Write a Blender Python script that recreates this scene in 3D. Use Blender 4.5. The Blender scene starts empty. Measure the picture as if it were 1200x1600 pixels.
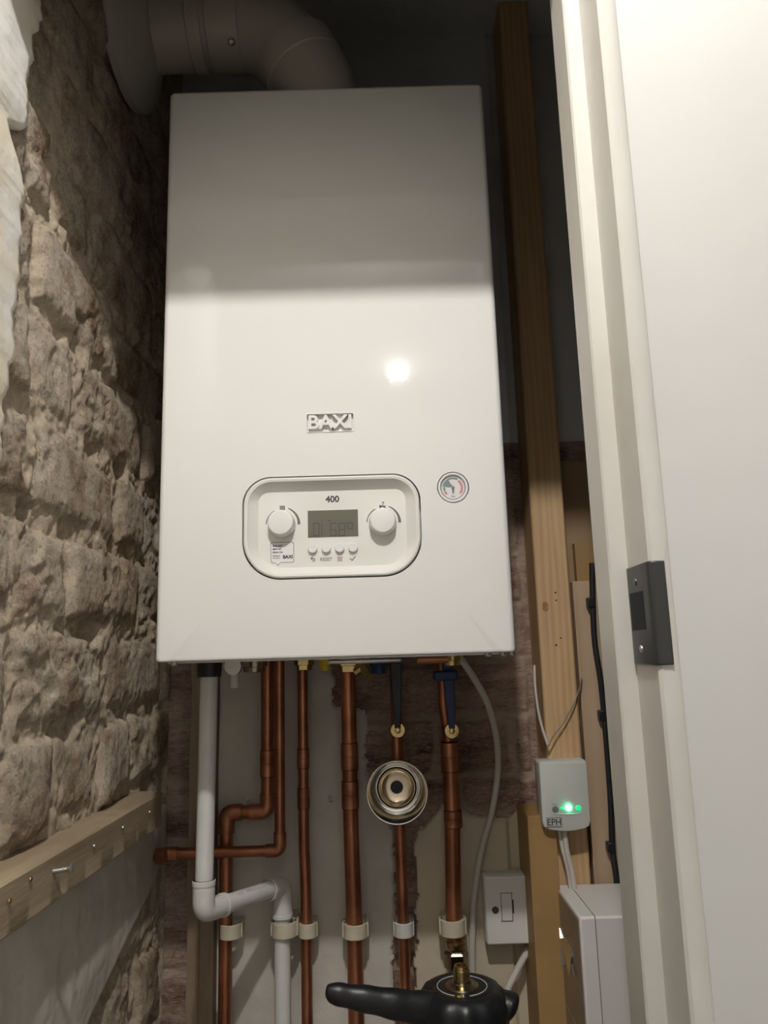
import bpy, bmesh, math, random
from mathutils import Vector, Matrix, noise
random.seed(7)
SC = bpy.context.scene
COL = SC.collection

# ------------------------------------------------------------------ camera
CZ = 1.45                      # camera height; 'h' values below are heights relative to it
CAM = Vector((0.0, -0.852, CZ))
PITCH, ROLL, F = math.radians(10.6), 0.029, 1200.0
fw = Vector((0, math.cos(PITCH), math.sin(PITCH)))
up0 = Vector((0, -math.sin(PITCH), math.cos(PITCH))); rt0 = Vector((1, 0, 0))
cr, sr = math.cos(ROLL), math.sin(ROLL)
RT = cr * rt0 - sr * up0
UP = sr * rt0 + cr * up0
cd = bpy.data.cameras.new('camera'); cam = bpy.data.objects.new('camera', cd); COL.objects.link(cam)
cd.sensor_fit = 'VERTICAL'; cd.sensor_height = 24.0; cd.sensor_width = 18.0
cd.lens = 24.0 * F / 1600.0; cd.clip_start = 0.01
m = Matrix((RT, UP, -fw)).transposed().to_4x4(); m.translation = CAM
cam.matrix_world = m
SC.camera = cam

# ------------------------------------------------------------------ view, world, lamps
SC.view_settings.view_transform = 'Standard'; SC.view_settings.look = 'None'
SC.view_settings.gamma = 1.0; SC.view_settings.use_curve_mapping = False
SC.view_settings.exposure = 0.0
W = bpy.data.worlds.new('room_light'); SC.world = W; W.use_nodes = True
bg = W.node_tree.nodes['Background']; bg.inputs[0].default_value = (1.0, 0.95, 0.90, 1); bg.inputs[1].default_value = 0.085
def lamp(name, loc, power, radius, col):
    l = bpy.data.lights.new(name, 'POINT'); l.energy = power; l.shadow_soft_size = radius; l.color = col
    o = bpy.data.objects.new(name, l); COL.objects.link(o); o.location = loc
    return o
lamp('ceiling_spot', (-0.008, -0.86, CZ + 1.0), 34.5, 0.018, (1.0, 0.97, 0.93))
lamp('ceiling_spot', (0.065, -1.78, CZ + 1.0), 2.0, 0.006, (1.0, 0.97, 0.93))

# ------------------------------------------------------------------ pixel rays (frame 1200 x 1600) to points on real planes
def ray(px, py):
    return RT * (px - 600) - UP * (py - 800) + fw * F
def Q(px, py, Y):
    d = ray(px, py); return CAM + d * ((Y - CAM.y) / d.y)
def QX(px, py, X):
    d = ray(px, py); return CAM + d * ((X - CAM.x) / d.x)
def to_px(p):
    v = p - CAM; z = v.dot(fw); return 600 + F * v.dot(RT) / z, 800 - F * v.dot(UP) / z

# ------------------------------------------------------------------ object helpers
def setp(o, label=None, cat=None, group=None, kind=None):
    if label: o['label'] = label
    if cat: o['category'] = cat
    if group: o['group'] = group
    if kind: o['kind'] = kind
    return o
def wloc(o):
    v = Vector((0, 0, 0))
    while o: v = v + o.location; o = o.parent
    return v
def thing(name, loc, label, cat, group=None):
    o = bpy.data.objects.new(name, None); COL.objects.link(o); o.empty_display_size = 0.02
    o.location = loc; return setp(o, label, cat, group)
def obj(name, bm, mat, parent=None, smooth=35, bevel=0, seg=2, label=None, recalc=True):
    if recalc: bmesh.ops.recalc_face_normals(bm, faces=bm.faces)
    vs = [v.co for v in bm.verts]
    c = Vector([(min(v[i] for v in vs) + max(v[i] for v in vs)) / 2 for i in range(3)])
    for v in bm.verts: v.co -= c
    me = bpy.data.meshes.new(name); bm.to_mesh(me); bm.free()
    for mm in (mat if isinstance(mat, (list, tuple)) else [mat]): me.materials.append(mm)
    if smooth:
        me.shade_smooth()
        me.set_sharp_from_angle(angle=math.radians(smooth))
    o = bpy.data.objects.new(name, me); COL.objects.link(o)
    if parent is not None:
        o.parent = parent; o.location = c - wloc(parent)
    else: o.location = c
    if bevel:
        b = o.modifiers.new('bevel', 'BEVEL'); b.width = bevel; b.segments = seg; b.limit_method = 'ANGLE'; b.angle_limit = math.radians(40)
    if label: o['label'] = label
    return o
def B(): return bmesh.new()
def box(bm, a, b):
    x0, x1 = sorted((a[0], b[0])); y0, y1 = sorted((a[1], b[1])); z0, z1 = sorted((a[2], b[2]))
    v = [bm.verts.new(p) for p in ((x0,y0,z0),(x1,y0,z0),(x1,y1,z0),(x0,y1,z0),(x0,y0,z1),(x1,y0,z1),(x1,y1,z1),(x0,y1,z1))]
    for f in ((0,3,2,1),(4,5,6,7),(0,1,5,4),(1,2,6,5),(2,3,7,6),(3,0,4,7)): bm.faces.new([v[i] for i in f])
    return bm
def pxbox(bm, x0, y0, x1, y1, Ya, Yb):
    """box whose front face (plane Ya) spans the given rectangle and which reaches back to Yb"""
    my, mx = (y0 + y1) / 2, (x0 + x1) / 2
    return box(bm, (Q(x0, my, Ya).x, Ya, Q(mx, y1, Ya).z), (Q(x1, my, Ya).x, Yb, Q(mx, y0, Ya).z))
def loft(bm, loops, cap0=True, cap1=True, closed=True):
    L = [[bm.verts.new(p) for p in lp] for lp in loops]; n = len(L[0])
    for a, b in zip(L, L[1:]):
        for i in range(n if closed else n - 1):
            j = (i + 1) % n; bm.faces.new((a[i], a[j], b[j], b[i]))
    if cap0: bm.faces.new(L[0])
    if cap1: bm.faces.new(L[-1])
    return bm
def frames(pts):
    n = len(pts); T = []
    for i in range(n):
        a = pts[max(i - 1, 0)]; b = pts[min(i + 1, n - 1)]; T.append((b - a).normalized())
    ref = Vector((0, 0, 1)) if abs(T[0].z) < 0.9 else Vector((0, 1, 0))
    N = [(ref - T[0] * ref.dot(T[0])).normalized()]
    for i in range(1, n):
        v = N[-1] - T[i] * N[-1].dot(T[i]); N.append(v.normalized())
    return T, N
def tube(bm, pts, r, seg=24, flat=1.0, caps=True):
    pts = [Vector(p) for p in pts]; T, N = frames(pts)
    rs = r if isinstance(r, (list, tuple)) else [r] * len(pts); loops = []
    for p, t, n, rr in zip(pts, T, N, rs):
        b = t.cross(n)
        loops.append([p + (n * math.cos(a) + b * math.sin(a) * flat) * rr for a in (2 * math.pi * k / seg for k in range(seg))])
    return loft(bm, loops, caps, caps)
def spline(pts, n=10):
    pts = [Vector(p) for p in pts]; P = [pts[0] * 2 - pts[1]] + pts + [pts[-1] * 2 - pts[-2]]; out = []
    for i in range(1, len(P) - 2):
        for k in range(n):
            t = k / n; a, b, c, d = P[i-1], P[i], P[i+1], P[i+2]
            out.append(0.5 * ((2*b) + (c-a)*t + (2*a-5*b+4*c-d)*t*t + (3*b-a-3*c+d)*t*t*t))
    out.append(pts[-1]); return out
def fillet(pts, r, n=8):
    pts = [Vector(p) for p in pts]; out = [pts[0]]
    for i in range(1, len(pts) - 1):
        p = pts[i]; a = (pts[i-1] - p); b = (pts[i+1] - p); ra = min(r, a.length*0.49, b.length*0.49)
        A = p + a.normalized() * ra; Bp = p + b.normalized() * ra
        for k in range(n + 1):
            t = k / n; out.append(A * (1-t)**2 + p * 2*t*(1-t) + Bp * t*t)
    out.append(pts[-1]); return out
def lathe(bm, c, axis, prof, seg=40, lobes=None, caps=True):
    """prof: list of (distance along axis, radius)"""
    ax = Vector(axis).normalized(); ref = Vector((0, 0, 1)) if abs(ax.z) < 0.9 else Vector((1, 0, 0))
    u = (ref - ax * ref.dot(ax)).normalized(); v = ax.cross(u); c = Vector(c); loops = []
    for d, r in prof:
        r = max(r, 1e-5)
        loops.append([c + ax * d + (u * math.cos(a) + v * math.sin(a)) * (r * (lobes(a, d) if lobes else 1)) for a in (2 * math.pi * k / seg for k in range(seg))])
    return loft(bm, loops, caps, caps)
def cyl(bm, a, b, r, seg=32):
    a, b = Vector(a), Vector(b); d = b - a
    return lathe(bm, a, d, [(0, r), (d.length, r)], seg)
def prism(bm, pts, Y0, Y1):
    """pts: world (x, z) outline"""
    return loft(bm, [[(x, Y0, z) for x, z in pts], [(x, Y1, z) for x, z in pts]])
def pxprism(bm, pp, Ya, Yb):
    q = [Q(x, y, Ya) for x, y in pp]; return prism(bm, [(v.x, v.z) for v in q], Ya, Yb)
def rr(cx, cz, w, h, rt, rb, n=10):
    out = []
    for (sx, sz, r) in ((1, 1, rt), (-1, 1, rt), (-1, -1, rb), (1, -1, rb)):
        ox, oz = cx + sx * (w/2 - r), cz + sz * (h/2 - r)
        a0 = {(1,1): 0, (-1,1): 90, (-1,-1): 180, (1,-1): 270}[(sx, sz)]
        for k in range(n + 1):
            a = math.radians(a0 + 90 * k / n); out.append((ox + r * math.cos(a), oz + r * math.sin(a)))
    return out
def arc_band(cx, cz, r0, r1, a0, a1, n=16):
    o = [(cx + r1 * math.cos(math.radians(a0 + (a1-a0)*k/n)), cz + r1 * math.sin(math.radians(a0 + (a1-a0)*k/n))) for k in range(n + 1)]
    i = [(cx + r0 * math.cos(math.radians(a0 + (a1-a0)*k/n)), cz + r0 * math.sin(math.radians(a0 + (a1-a0)*k/n))) for k in range(n, -1, -1)]
    return o + i
def text(s, x0, y0, x1, y1, Y, mat, parent, name, depth=0.0003, bold=0.0, spacing=1.0):
    cu = bpy.data.curves.new('t', 'FONT'); cu.body = s; cu.extrude = 0.5; cu.offset = bold; cu.space_character = spacing; cu.resolution_u = 4
    to = bpy.data.objects.new('t', cu); COL.objects.link(to)
    dg = bpy.context.evaluated_depsgraph_get(); me = bpy.data.meshes.new_from_object(to.evaluated_get(dg))
    bm = B(); bm.from_mesh(me); bpy.data.objects.remove(to); bpy.data.curves.remove(cu); bpy.data.meshes.remove(me)
    xs = [v.co.x for v in bm.verts]; ys = [v.co.y for v in bm.verts]
    mx, my = (x0 + x1) / 2, (y0 + y1) / 2; c = Q(mx, my, Y)
    w = Q(x1, my, Y).x - Q(x0, my, Y).x; h = Q(mx, y0, Y).z - Q(mx, y1, Y).z
    kx = w / (max(xs) - min(xs)); ky = h / (max(ys) - min(ys)); ox, oy = (max(xs)+min(xs))/2, (max(ys)+min(ys))/2
    for v in bm.verts:
        x, y, z = v.co; v.co = (c.x + (x - ox) * kx, Y - (z + 0.5) * depth, c.z + (y - oy) * ky)
    return obj(name, bm, mat, parent, smooth=0)

# ------------------------------------------------------------------ materials
def mat(name, col, rough=0.5, metal=0.0, col2=None, scale=20, detail=5, bump=0.0, bscale=None, stretch=(1,1,1), emit=None, es=0, alpha=1.0, spec=0.5, thr=(0.35, 0.65), coat=0):
    m = bpy.data.materials.new(name); m.use_nodes = True; nt = m.node_tree; N = nt.nodes; L = nt.links; b = N['Principled BSDF']
    b.inputs['Base Color'].default_value = (*col, 1); b.inputs['Roughness'].default_value = rough; b.inputs['Metallic'].default_value = metal
    b.inputs['Specular IOR Level'].default_value = spec; b.inputs['Coat Weight'].default_value = coat
    if emit: b.inputs['Emission Color'].default_value = (*emit, 1); b.inputs['Emission Strength'].default_value = es
    if alpha < 1: b.inputs['Alpha'].default_value = alpha
    if col2 or bump:
        g = N.new('ShaderNodeNewGeometry'); mp = N.new('ShaderNodeMapping'); mp.inputs['Scale'].default_value = stretch; L.new(g.outputs['Position'], mp.inputs[0])
    if col2:
        n = N.new('ShaderNodeTexNoise'); n.inputs['Scale'].default_value = scale; n.inputs['Detail'].default_value = detail; L.new(mp.outputs[0], n.inputs[0])
        r = N.new('ShaderNodeValToRGB'); r.color_ramp.elements[0].position = thr[0]; r.color_ramp.elements[1].position = thr[1]
        r.color_ramp.elements[0].color = (*col, 1); r.color_ramp.elements[1].color = (*col2, 1); L.new(n.outputs[0], r.inputs[0]); L.new(r.outputs[0], b.inputs['Base Color'])
    if bump:
        n2 = N.new('ShaderNodeTexNoise'); n2.inputs['Scale'].default_value = bscale or scale; n2.inputs['Detail'].default_value = 6; L.new(mp.outputs[0], n2.inputs[0])
        bp = N.new('ShaderNodeBump'); bp.inputs['Strength'].default_value = 1; bp.inputs['Distance'].default_value = bump; L.new(n2.outputs[0], bp.inputs['Height']); L.new(bp.outputs[0], b.inputs['Normal'])
    return m
def wood(name, a, b_, ring=60, rough=0.6, bump=0.0006, knots=True):
    m = bpy.data.materials.new(name); m.use_nodes = True; nt = m.node_tree; N = nt.nodes; L = nt.links; p = N['Principled BSDF']; p.inputs['Roughness'].default_value = rough
    g = N.new('ShaderNodeNewGeometry'); mp = N.new('ShaderNodeMapping'); mp.inputs['Scale'].default_value = (1, 1, 0.06); L.new(g.outputs['Position'], mp.inputs[0])
    w = N.new('ShaderNodeTexWave'); w.wave_type = 'BANDS'; w.bands_direction = 'X'; w.inputs['Scale'].default_value = ring; w.inputs['Distortion'].default_value = 11; w.inputs['Detail'].default_value = 3; w.inputs['Detail Scale'].default_value = 0.8
    L.new(mp.outputs[0], w.inputs[0])
    n = N.new('ShaderNodeTexNoise'); n.inputs['Scale'].default_value = 110; n.inputs['Detail'].default_value = 7; L.new(mp.outputs[0], n.inputs[0])
    mx = N.new('ShaderNodeMath'); mx.operation = 'MULTIPLY_ADD'; mx.inputs[1].default_value = 0.30; L.new(w.outputs[1], mx.inputs[0])
    m2 = N.new('ShaderNodeMath'); m2.operation = 'MULTIPLY'; m2.inputs[1].default_value = 0.85; L.new(n.outputs[0], m2.inputs[0]); L.new(m2.outputs[0], mx.inputs[2])
    r = N.new('ShaderNodeValToRGB'); r.color_ramp.elements[0].color = (*a, 1); r.color_ramp.elements[1].color = (*b_, 1); r.color_ramp.elements[0].position = 0.15; r.color_ramp.elements[1].position = 0.85
    L.new(mx.outputs[0], r.inputs[0]); L.new(r.outputs[0], p.inputs['Base Color'])
    bp = N.new('ShaderNodeBump'); bp.inputs['Distance'].default_value = bump; L.new(mx.outputs[0], bp.inputs['Height']); L.new(bp.outputs[0], p.inputs['Normal'])
    return m
def brickmat(name, mort, c1, c2, grey, greyamt, bump=0.002, stretch=(1,1,1)):
    """vertex data: r = mortar, g = brick's own random number, b = render/whitewash left on the brick"""
    m = bpy.data.materials.new(name); m.use_nodes = True; nt = m.node_tree; N = nt.nodes; L = nt.links; p = N['Principled BSDF']; p.inputs['Roughness'].default_value = 0.9; p.inputs['Specular IOR Level'].default_value = 0.25
    at = N.new('ShaderNodeVertexColor'); at.layer_name = 'kind'; sp = N.new('ShaderNodeSeparateColor'); L.new(at.outputs[0], sp.inputs[0])
    g = N.new('ShaderNodeNewGeometry'); mp = N.new('ShaderNodeMapping'); mp.inputs['Scale'].default_value = stretch; L.new(g.outputs['Position'], mp.inputs[0])
    def nz(s, d=6, ro=0.6):
        n = N.new('ShaderNodeTexNoise'); n.inputs['Scale'].default_value = s; n.inputs['Detail'].default_value = d; n.inputs['Roughness'].default_value = ro; L.new(mp.outputs[0], n.inputs[0]); return n.outputs[0]
    def mix(f, a, b_):
        x = N.new('ShaderNodeMix'); x.data_type = 'RGBA'
        for sock, v in ((x.inputs[0], f), (x.inputs[6], a), (x.inputs[7], b_)):
            if isinstance(v, tuple): sock.default_value = (*v, 1)
            elif isinstance(v, float): sock.default_value = v
            else: L.new(v, sock)
        return x.outputs[2]
    def ramp(v, a, b_):
        r = N.new('ShaderNodeMapRange'); r.inputs[1].default_value = a; r.inputs[2].default_value = b_; L.new(v, r.inputs[0]); return r.outputs[0]
    base = mix(sp.outputs[1], c1, c2)
    base = mix(ramp(nz(45), 0.35, 0.7), base, tuple(x * 0.45 for x in c1))
    base = mix(ramp(nz(330, 8, 0.85), 0.52, 0.70), base, tuple(min(1, x * 1.5) for x in grey))
    mm = N.new('ShaderNodeMath'); mm.operation = 'MULTIPLY'; mm.inputs[1].default_value = greyamt; L.new(ramp(nz(14, 8, 0.65), 0.38, 0.58), mm.inputs[0])
    ma = N.new('ShaderNodeMath'); ma.operation = 'MAXIMUM'; L.new(mm.outputs[0], ma.inputs[0]); L.new(sp.outputs[2], ma.inputs[1])
    base = mix(ma.outputs[0], base, grey)
    base = mix(ramp(nz(260, 9, 0.9), 0.50, 0.36), base, tuple(x * 0.35 for x in c1))
    mo = mix(ramp(nz(120, 8, 0.7), 0.3, 0.75), mort, tuple(x * 0.5 for x in mort))
    col = mix(sp.outputs[0], base, mo); L.new(col, p.inputs['Base Color'])
    bp = N.new('ShaderNodeBump'); bp.inputs['Distance'].default_value = bump; L.new(nz(420, 10, 0.8), bp.inputs['Height'])
    bp2 = N.new('ShaderNodeBump'); bp2.inputs['Distance'].default_value = bump * 0.9; L.new(nz(110, 8, 0.7), bp2.inputs['Height']); L.new(bp.outputs[0], bp2.inputs['Normal']); L.new(bp2.outputs[0], p.inputs['Normal'])
    return m
M = {}
M['brick'] = brickmat('old_brick', (0.80, 0.66, 0.49), (0.34, 0.20, 0.12), (0.54, 0.40, 0.27), (0.70, 0.61, 0.48), 0.88, 0.0022)
M['brick_back'] = brickmat('exposed_brick', (0.56, 0.44, 0.34), (0.20, 0.10, 0.07), (0.32, 0.18, 0.125), (0.60, 0.46, 0.37), 0.7, 0.0015, (0.35, 1, 1.4))
M['render'] = mat('grey_render', (0.54, 0.50, 0.44), 0.85, col2=(0.66, 0.62, 0.55), scale=9, bump=0.0012, bscale=60)
M['cream'] = mat('cream_paint', (0.62, 0.54, 0.40), 0.6, col2=(0.50, 0.42, 0.29), scale=14, bump=0.001, bscale=30, thr=(0.5, 0.8))
M['hazed'] = mat('haze_lightened_plaster', (0.70, 0.71, 0.73), 0.9, col2=(0.60, 0.60, 0.61), scale=5)  # pale grey: lens haze lightened into the plaster colour
M['floor'] = mat('pale_floor', (0.40, 0.375, 0.34), 0.7, col2=(0.44, 0.41, 0.375), scale=8)
M['plaster'] = mat('torn_plaster', (0.78, 0.68, 0.50), 0.7, col2=(0.84, 0.81, 0.76), scale=14, bump=0.0018, bscale=50)
M['paint'] = mat('white_gloss_paint', (0.66, 0.64, 0.59), 0.42, col2=(0.60, 0.575, 0.52), scale=6, bump=0.0006, bscale=55)
M['wallpaint'] = mat('white_wall_paint', (0.65, 0.64, 0.615), 0.6, col2=(0.615, 0.60, 0.57), scale=3, bump=0.0005, bscale=30)
M['bouncepale'] = mat('bounce_wall_pale', (0.78, 0.78, 0.77), 0.7, col2=(0.76, 0.76, 0.75), scale=3)  # unseen room surfaces, kept pale so they bounce fill light
M['westdim'] = mat('bounce_cut_dark', (0.08, 0.078, 0.075), 0.7, col2=(0.09, 0.088, 0.085), scale=3)  # unseen side wall, near black to cut bounce onto the jamb
M['enamel'] = mat('white_enamel', (0.80, 0.79, 0.76), 0.055, bump=0.00003, bscale=300, spec=0.42)
M['plastic'] = mat('white_plastic', (0.78, 0.765, 0.72), 0.32)
M['knob'] = mat('knob_plastic', (0.82, 0.81, 0.78), 0.25)
M['flue'] = mat('flue_plastic', (0.56, 0.52, 0.46), 0.4, col2=(0.50, 0.46, 0.41), scale=9)
M['pvc'] = mat('white_pvc', (0.74, 0.73, 0.70), 0.28, col2=(0.69, 0.675, 0.64), scale=25)
M['cable_white'] = mat('white_cable', (0.62, 0.58, 0.52), 0.4)
M['cable_black'] = mat('black_cable', (0.02, 0.02, 0.022), 0.4)
M['copper'] = mat('copper_pipe', (0.52, 0.22, 0.12), 0.36, 0.9, col2=(0.33, 0.135, 0.075), scale=22, bump=0.0002, bscale=90)
M['copper_fit'] = mat('copper_fitting', (0.54, 0.24, 0.135), 0.42, 0.88, col2=(0.32, 0.13, 0.075), scale=40)
M['groove'] = mat('pipe_groove', (0.08, 0.03, 0.02), 0.7)
M['brass'] = mat('brass', (0.72, 0.55, 0.25), 0.25, 1.0, col2=(0.50, 0.38, 0.17), scale=60)
M['chrome'] = mat('chrome', (0.82, 0.80, 0.76), 0.1, 1.0)
M['dish'] = mat('dish_reflected_tan', (0.80, 0.66, 0.48), 0.16, 1.0)  # tan tint puts the cup's warm reflection into the metal colour
M['nickel'] = mat('nickel', (0.42, 0.36, 0.27), 0.22, 1.0)
M['steel'] = mat('zinc_steel', (0.60, 0.59, 0.56), 0.35, 0.9)
M['black'] = mat('black_plastic', (0.012, 0.013, 0.015), 0.38, bump=0.0003, bscale=120)
M['blackpaint'] = mat('black_powder_coat', (0.028, 0.029, 0.028), 0.33)
M['hole'] = mat('dark_void', (0.006, 0.006, 0.007), 0.9)
M['blue'] = mat('blue_plastic', (0.012, 0.035, 0.12), 0.4)
M['yellow'] = mat('yellow_plastic', (0.65, 0.45, 0.03), 0.4)
M['clip'] = mat('cream_nylon', (0.66, 0.60, 0.46), 0.42, col2=(0.60, 0.54, 0.40), scale=60)
M['clipw'] = mat('white_nylon', (0.66, 0.65, 0.61), 0.42)
M['ink'] = mat('dark_ink', (0.055, 0.055, 0.058), 0.5)
M['inkgrey'] = mat('grey_ink', (0.13, 0.125, 0.12), 0.5)
M['navy'] = mat('navy_ink', (0.015, 0.02, 0.06), 0.5)
M['redink'] = mat('red_ink', (0.32, 0.12, 0.12), 0.5)
M['red'] = mat('red_dial', (0.62, 0.06, 0.11), 0.5)
M['green'] = mat('green_dial', (0.05, 0.17, 0.13), 0.5)
M['sticker'] = mat('white_sticker', (0.80, 0.79, 0.77), 0.4)
M['lcd'] = mat('lcd_glass', (0.135, 0.13, 0.10), 0.16)
M['seg'] = mat('lcd_segment', (0.075, 0.072, 0.055), 0.2)
M['led'] = mat('green_led', (0.1, 0.9, 0.5), 0.3, emit=(0.05, 1.0, 0.45), es=55)
M['led2'] = mat('green_led_dim', (0.05, 0.5, 0.25), 0.3, emit=(0.0, 0.75, 0.25), es=0.9)
M['receiver'] = mat('receiver_plastic', (0.66, 0.68, 0.63), 0.35)
M['greybtn'] = mat('grey_button', (0.20, 0.23, 0.20), 0.5)
M['pine'] = wood('pine', (0.50, 0.31, 0.15), (0.66, 0.45, 0.24), 30)
M['ply'] = wood('pale_board', (0.44, 0.31, 0.19), (0.55, 0.40, 0.27), 14, 0.65)
M['brownboard'] = mat('brown_board', (0.30, 0.19, 0.10), 0.7, col2=(0.35, 0.23, 0.13), scale=12)
M['hardboard'] = mat('tan_fibreboard', (0.38, 0.235, 0.09), 0.6, col2=(0.33, 0.20, 0.075), scale=7, stretch=(0.4, 1, 2.5))
M['oldwood'] = mat('weathered_wood', (0.20, 0.145, 0.095), 0.8, col2=(0.33, 0.25, 0.165), scale=30, bump=0.002, bscale=60, stretch=(1, 1, 0.12))
M['ledge'] = mat('ledge_wood', (0.27, 0.20, 0.125), 0.7, col2=(0.40, 0.32, 0.215), scale=28, bump=0.0016, bscale=60, stretch=(1, 0.12, 1))
M['darkgloss'] = mat('grey_gloss', (0.20, 0.18, 0.165), 0.12, spec=0.6)
M['boxwhite'] = mat('white_box_plastic', (0.80, 0.76, 0.74), 0.4)
M['glass'] = mat('clear_cover', (0.9, 0.9, 0.9), 0.04, alpha=0.10)

# ================================================================== SETTING
def lin(a, b, s):
    n = max(1, int(round((b - a) / s))); return [a + (b - a) * i / n for i in range(n)]
def fbm(x, y, z, o=4):
    return noise.fractal(Vector((x, y, z)), 0.9, 2.0, o, noise_basis='PERLIN_ORIGINAL')
WY = 0.355                                   # back wall plane
def XL(y): return -0.338  # left wall plane, slightly splayed
def hsh(*a):
    return (math.sin(sum(v * k for v, k in zip(a, (127.1, 311.7, 74.7)))) * 43758.5453) % 1.0
# brickwork rule: returns mortar 0..1, brick random, brick id
def bond(u, z, course, length, joint):
    zz = z + 0.006 * fbm(u * 6, z * 6, 3.1, 2); uu = u + 0.008 * fbm(u * 9, z * 9, 8.1, 2)
    c = math.floor(zz / course); fz = zz - c * course
    off = (c % 2) * length * 0.5 + 0.05 * hsh(c, 5)
    k = math.floor((uu + off) / length); fu = uu + off - k * length
    if hsh(c, k, 9) < 0.30:
        half = length / 2
        if fu > half: fu -= half; k += 0.5
        ln = half
    else: ln = length
    j = joint * (0.75 + 0.9 * (0.5 + fbm(u * 22, z * 22, 1.7, 3)))
    d = min(fz, course - fz, fu, ln - fu) - j / 2
    return max(0.0, min(1.0, 0.5 - d / 0.005)), hsh(c, k, 2), hsh(c, k, 4), d
def heightmesh(name, us, zs, fn, mats, kind='structure'):
    """fn(u, z) -> (point, (r,g,b), material index)"""
    vs = []; cols = []; mi = []
    for z in zs:
        for u in us:
            p, c, k = fn(u, z); vs.append(p); cols.append(c); mi.append(k)
    n = len(us); fs = []; fm = []
    for j in range(len(zs) - 1):
        for i in range(n - 1):
            a = j * n + i; fs.append((a, a + 1, a + n + 1, a + n)); fm.append(mi[a])
    me = bpy.data.meshes.new(name); me.from_pydata(vs, [], fs)
    ca = me.color_attributes.new('kind', 'FLOAT_COLOR', 'POINT')
    for i, c in enumerate(cols): ca.data[i].color = (*c, 1)
    for mm in mats: me.materials.append(mm)
    me.polygons.foreach_set('material_index', fm); me.shade_smooth()
    o = bpy.data.objects.new(name, me); COL.objects.link(o); o['kind'] = kind; return o
# ---- left wall: rough old brickwork, plastered below the ledge
COURSE = 0.104
def left_fn(y, z):
    h = z - CZ
    mo, r1, r2, d = bond(y, h - 0.040, COURSE, 0.235, 0.020)
    n1 = fbm(y * 9, h * 9, 0.3, 5); n2 = fbm(y * 45, h * 45, 5.3, 5); n3 = fbm(y * 120, h * 120, 2.3, 3)
    face = 0.010 * (r2 - 0.5) + 0.0022 * n1 + 0.0010 * n2 + 0.0011 * n3
    chip = max(0.0, fbm(y * 16, h * 16, 12.7, 4) - 0.22)
    face -= 0.014 * min(chip, 0.4)
    edge = max(0.0, 1 - max(d, 0) / 0.014) * 0.004
    mort = -0.007 + 0.0075 * fbm(y * 26, h * 26, 7.7, 5) + 0.0015 * n3
    x = (face - edge) * (1 - mo) + mort * mo
    for (hy, hh, rad) in ((0.050, 0.040, 0.013), (-0.13, 0.15, 0.010), (0.12, 0.25, 0.012)):   # holes dug out of the joints
        q = math.hypot((y - hy) / 1.2, h - hh)
        if q < rad * 1.6: x -= 0.028 * (1 - q / (rad * 1.6)) ** 0.6
    low = max(0.0, min(1.0, (-0.205 - h + 0.012 * n1) / 0.012))    # render left on the wall under the ledge
    lump = 0.35 if y > 0.05 else 0.0
    low *= (1 - max(0.0, min(1.0, (y - (0.34 + (h + 0.28) * 2.84) + 0.02 * n1) / 0.02)))
    x = x * (1 - low) + (0.004 + 0.004 * n1 + 0.0006 * n2) * low
    wash = max(0.0, min(1.0, (fbm(y * 7, h * 7, 21.0, 4) + 0.10 - 0.9 * max(0, h - 0.10)) * 3)) * 0.75
    k = 1 if low > 0.5 else 0
    if y > 0.35: x = 0
    return (XL(y) + x, y, z), (mo, r1, wash), k
ys = lin(-0.62, -0.40, 0.02) + lin(-0.40, 0.355, 0.0028) + [0.36]
zs = lin(0.0, CZ - 0.50, 0.05) + lin(CZ - 0.50, CZ + 0.80, 0.0028) + lin(CZ + 0.80, CZ + 1.1, 0.02) + [CZ + 1.1]
heightmesh('wall_left', ys, zs, left_fn, [M['brick'], M['render']])
# ---- back wall: grey render, bare brick and cream paint
def interp(tab, v):
    if v <= tab[0][0]: return tab[0][1]
    for (a, fa), (b, fb) in zip(tab, tab[1:]):
        if v <= b: return fa + (fb - fa) * (v - a) / max(b - a, 1e-6)
    return tab[-1][1]
CT = [(640, 1300), (662, 1292), (690, 1257), (722, 1272), (760, 1276), (790, 1284), (818, 1262), (900, 1255)]
GB = [(1030, 518), (1105, 522), (1110, 573), (1215, 573), (1240, 600), (1300, 614), (1900, 614)]
def back_fn(x, z):
    px, py = to_px(Vector((x, WY, z))); e = 7 * fbm(x * 40, z * 40, 4.4, 4); h = z - CZ
    mo, r1, r2, d = bond(x, h + 0.01, 0.085, 0.225, 0.012)
    n1 = fbm(x * 8, h * 8, 3.3, 4); n2 = fbm(x * 50, h * 50, 1.3, 5)
    y = -(0.0045 * (r2 - 0.5) + 0.003 * n1 + 0.0022 * n2) * (1 - mo) + 0.005 * mo
    comb = noise.noise(Vector((x * 12, 0, h * 330))); y += 0.0026 * comb * max(0.0, min(1.0, 0.5 + 2 * noise.noise(Vector((x * 15, 3, h * 15)))))
    k = 0
    if px + e < interp(GB, py) and px > 322: k = 1
    elif px + e > 650 and py + e > interp(CT, px): k = 2
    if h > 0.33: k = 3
    if k == 1: y = -0.006 + 0.0012 * n1
    if k == 2: y = -0.009 + 0.0018 * n1 + 0.0004 * n2
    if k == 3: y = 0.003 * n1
    if x > 0.17: y = max(y, -0.0005) if x < 0.21 else 0.004
    return (x, WY + y, z), (mo * 0.8, r1, 0.0), k
xs = lin(-0.36, 0.33, 0.0028) + lin(0.33, 0.75, 0.03) + [0.75]
zs = lin(0.0, CZ - 0.62, 0.05) + lin(CZ - 0.62, CZ + 0.20, 0.0028) + lin(CZ + 0.20, CZ + 1.1, 0.015) + [CZ + 1.1]
heightmesh('wall_back', xs, zs, back_fn, [M['brick_back'], M['render'], M['cream'], M['hazed']])
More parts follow.
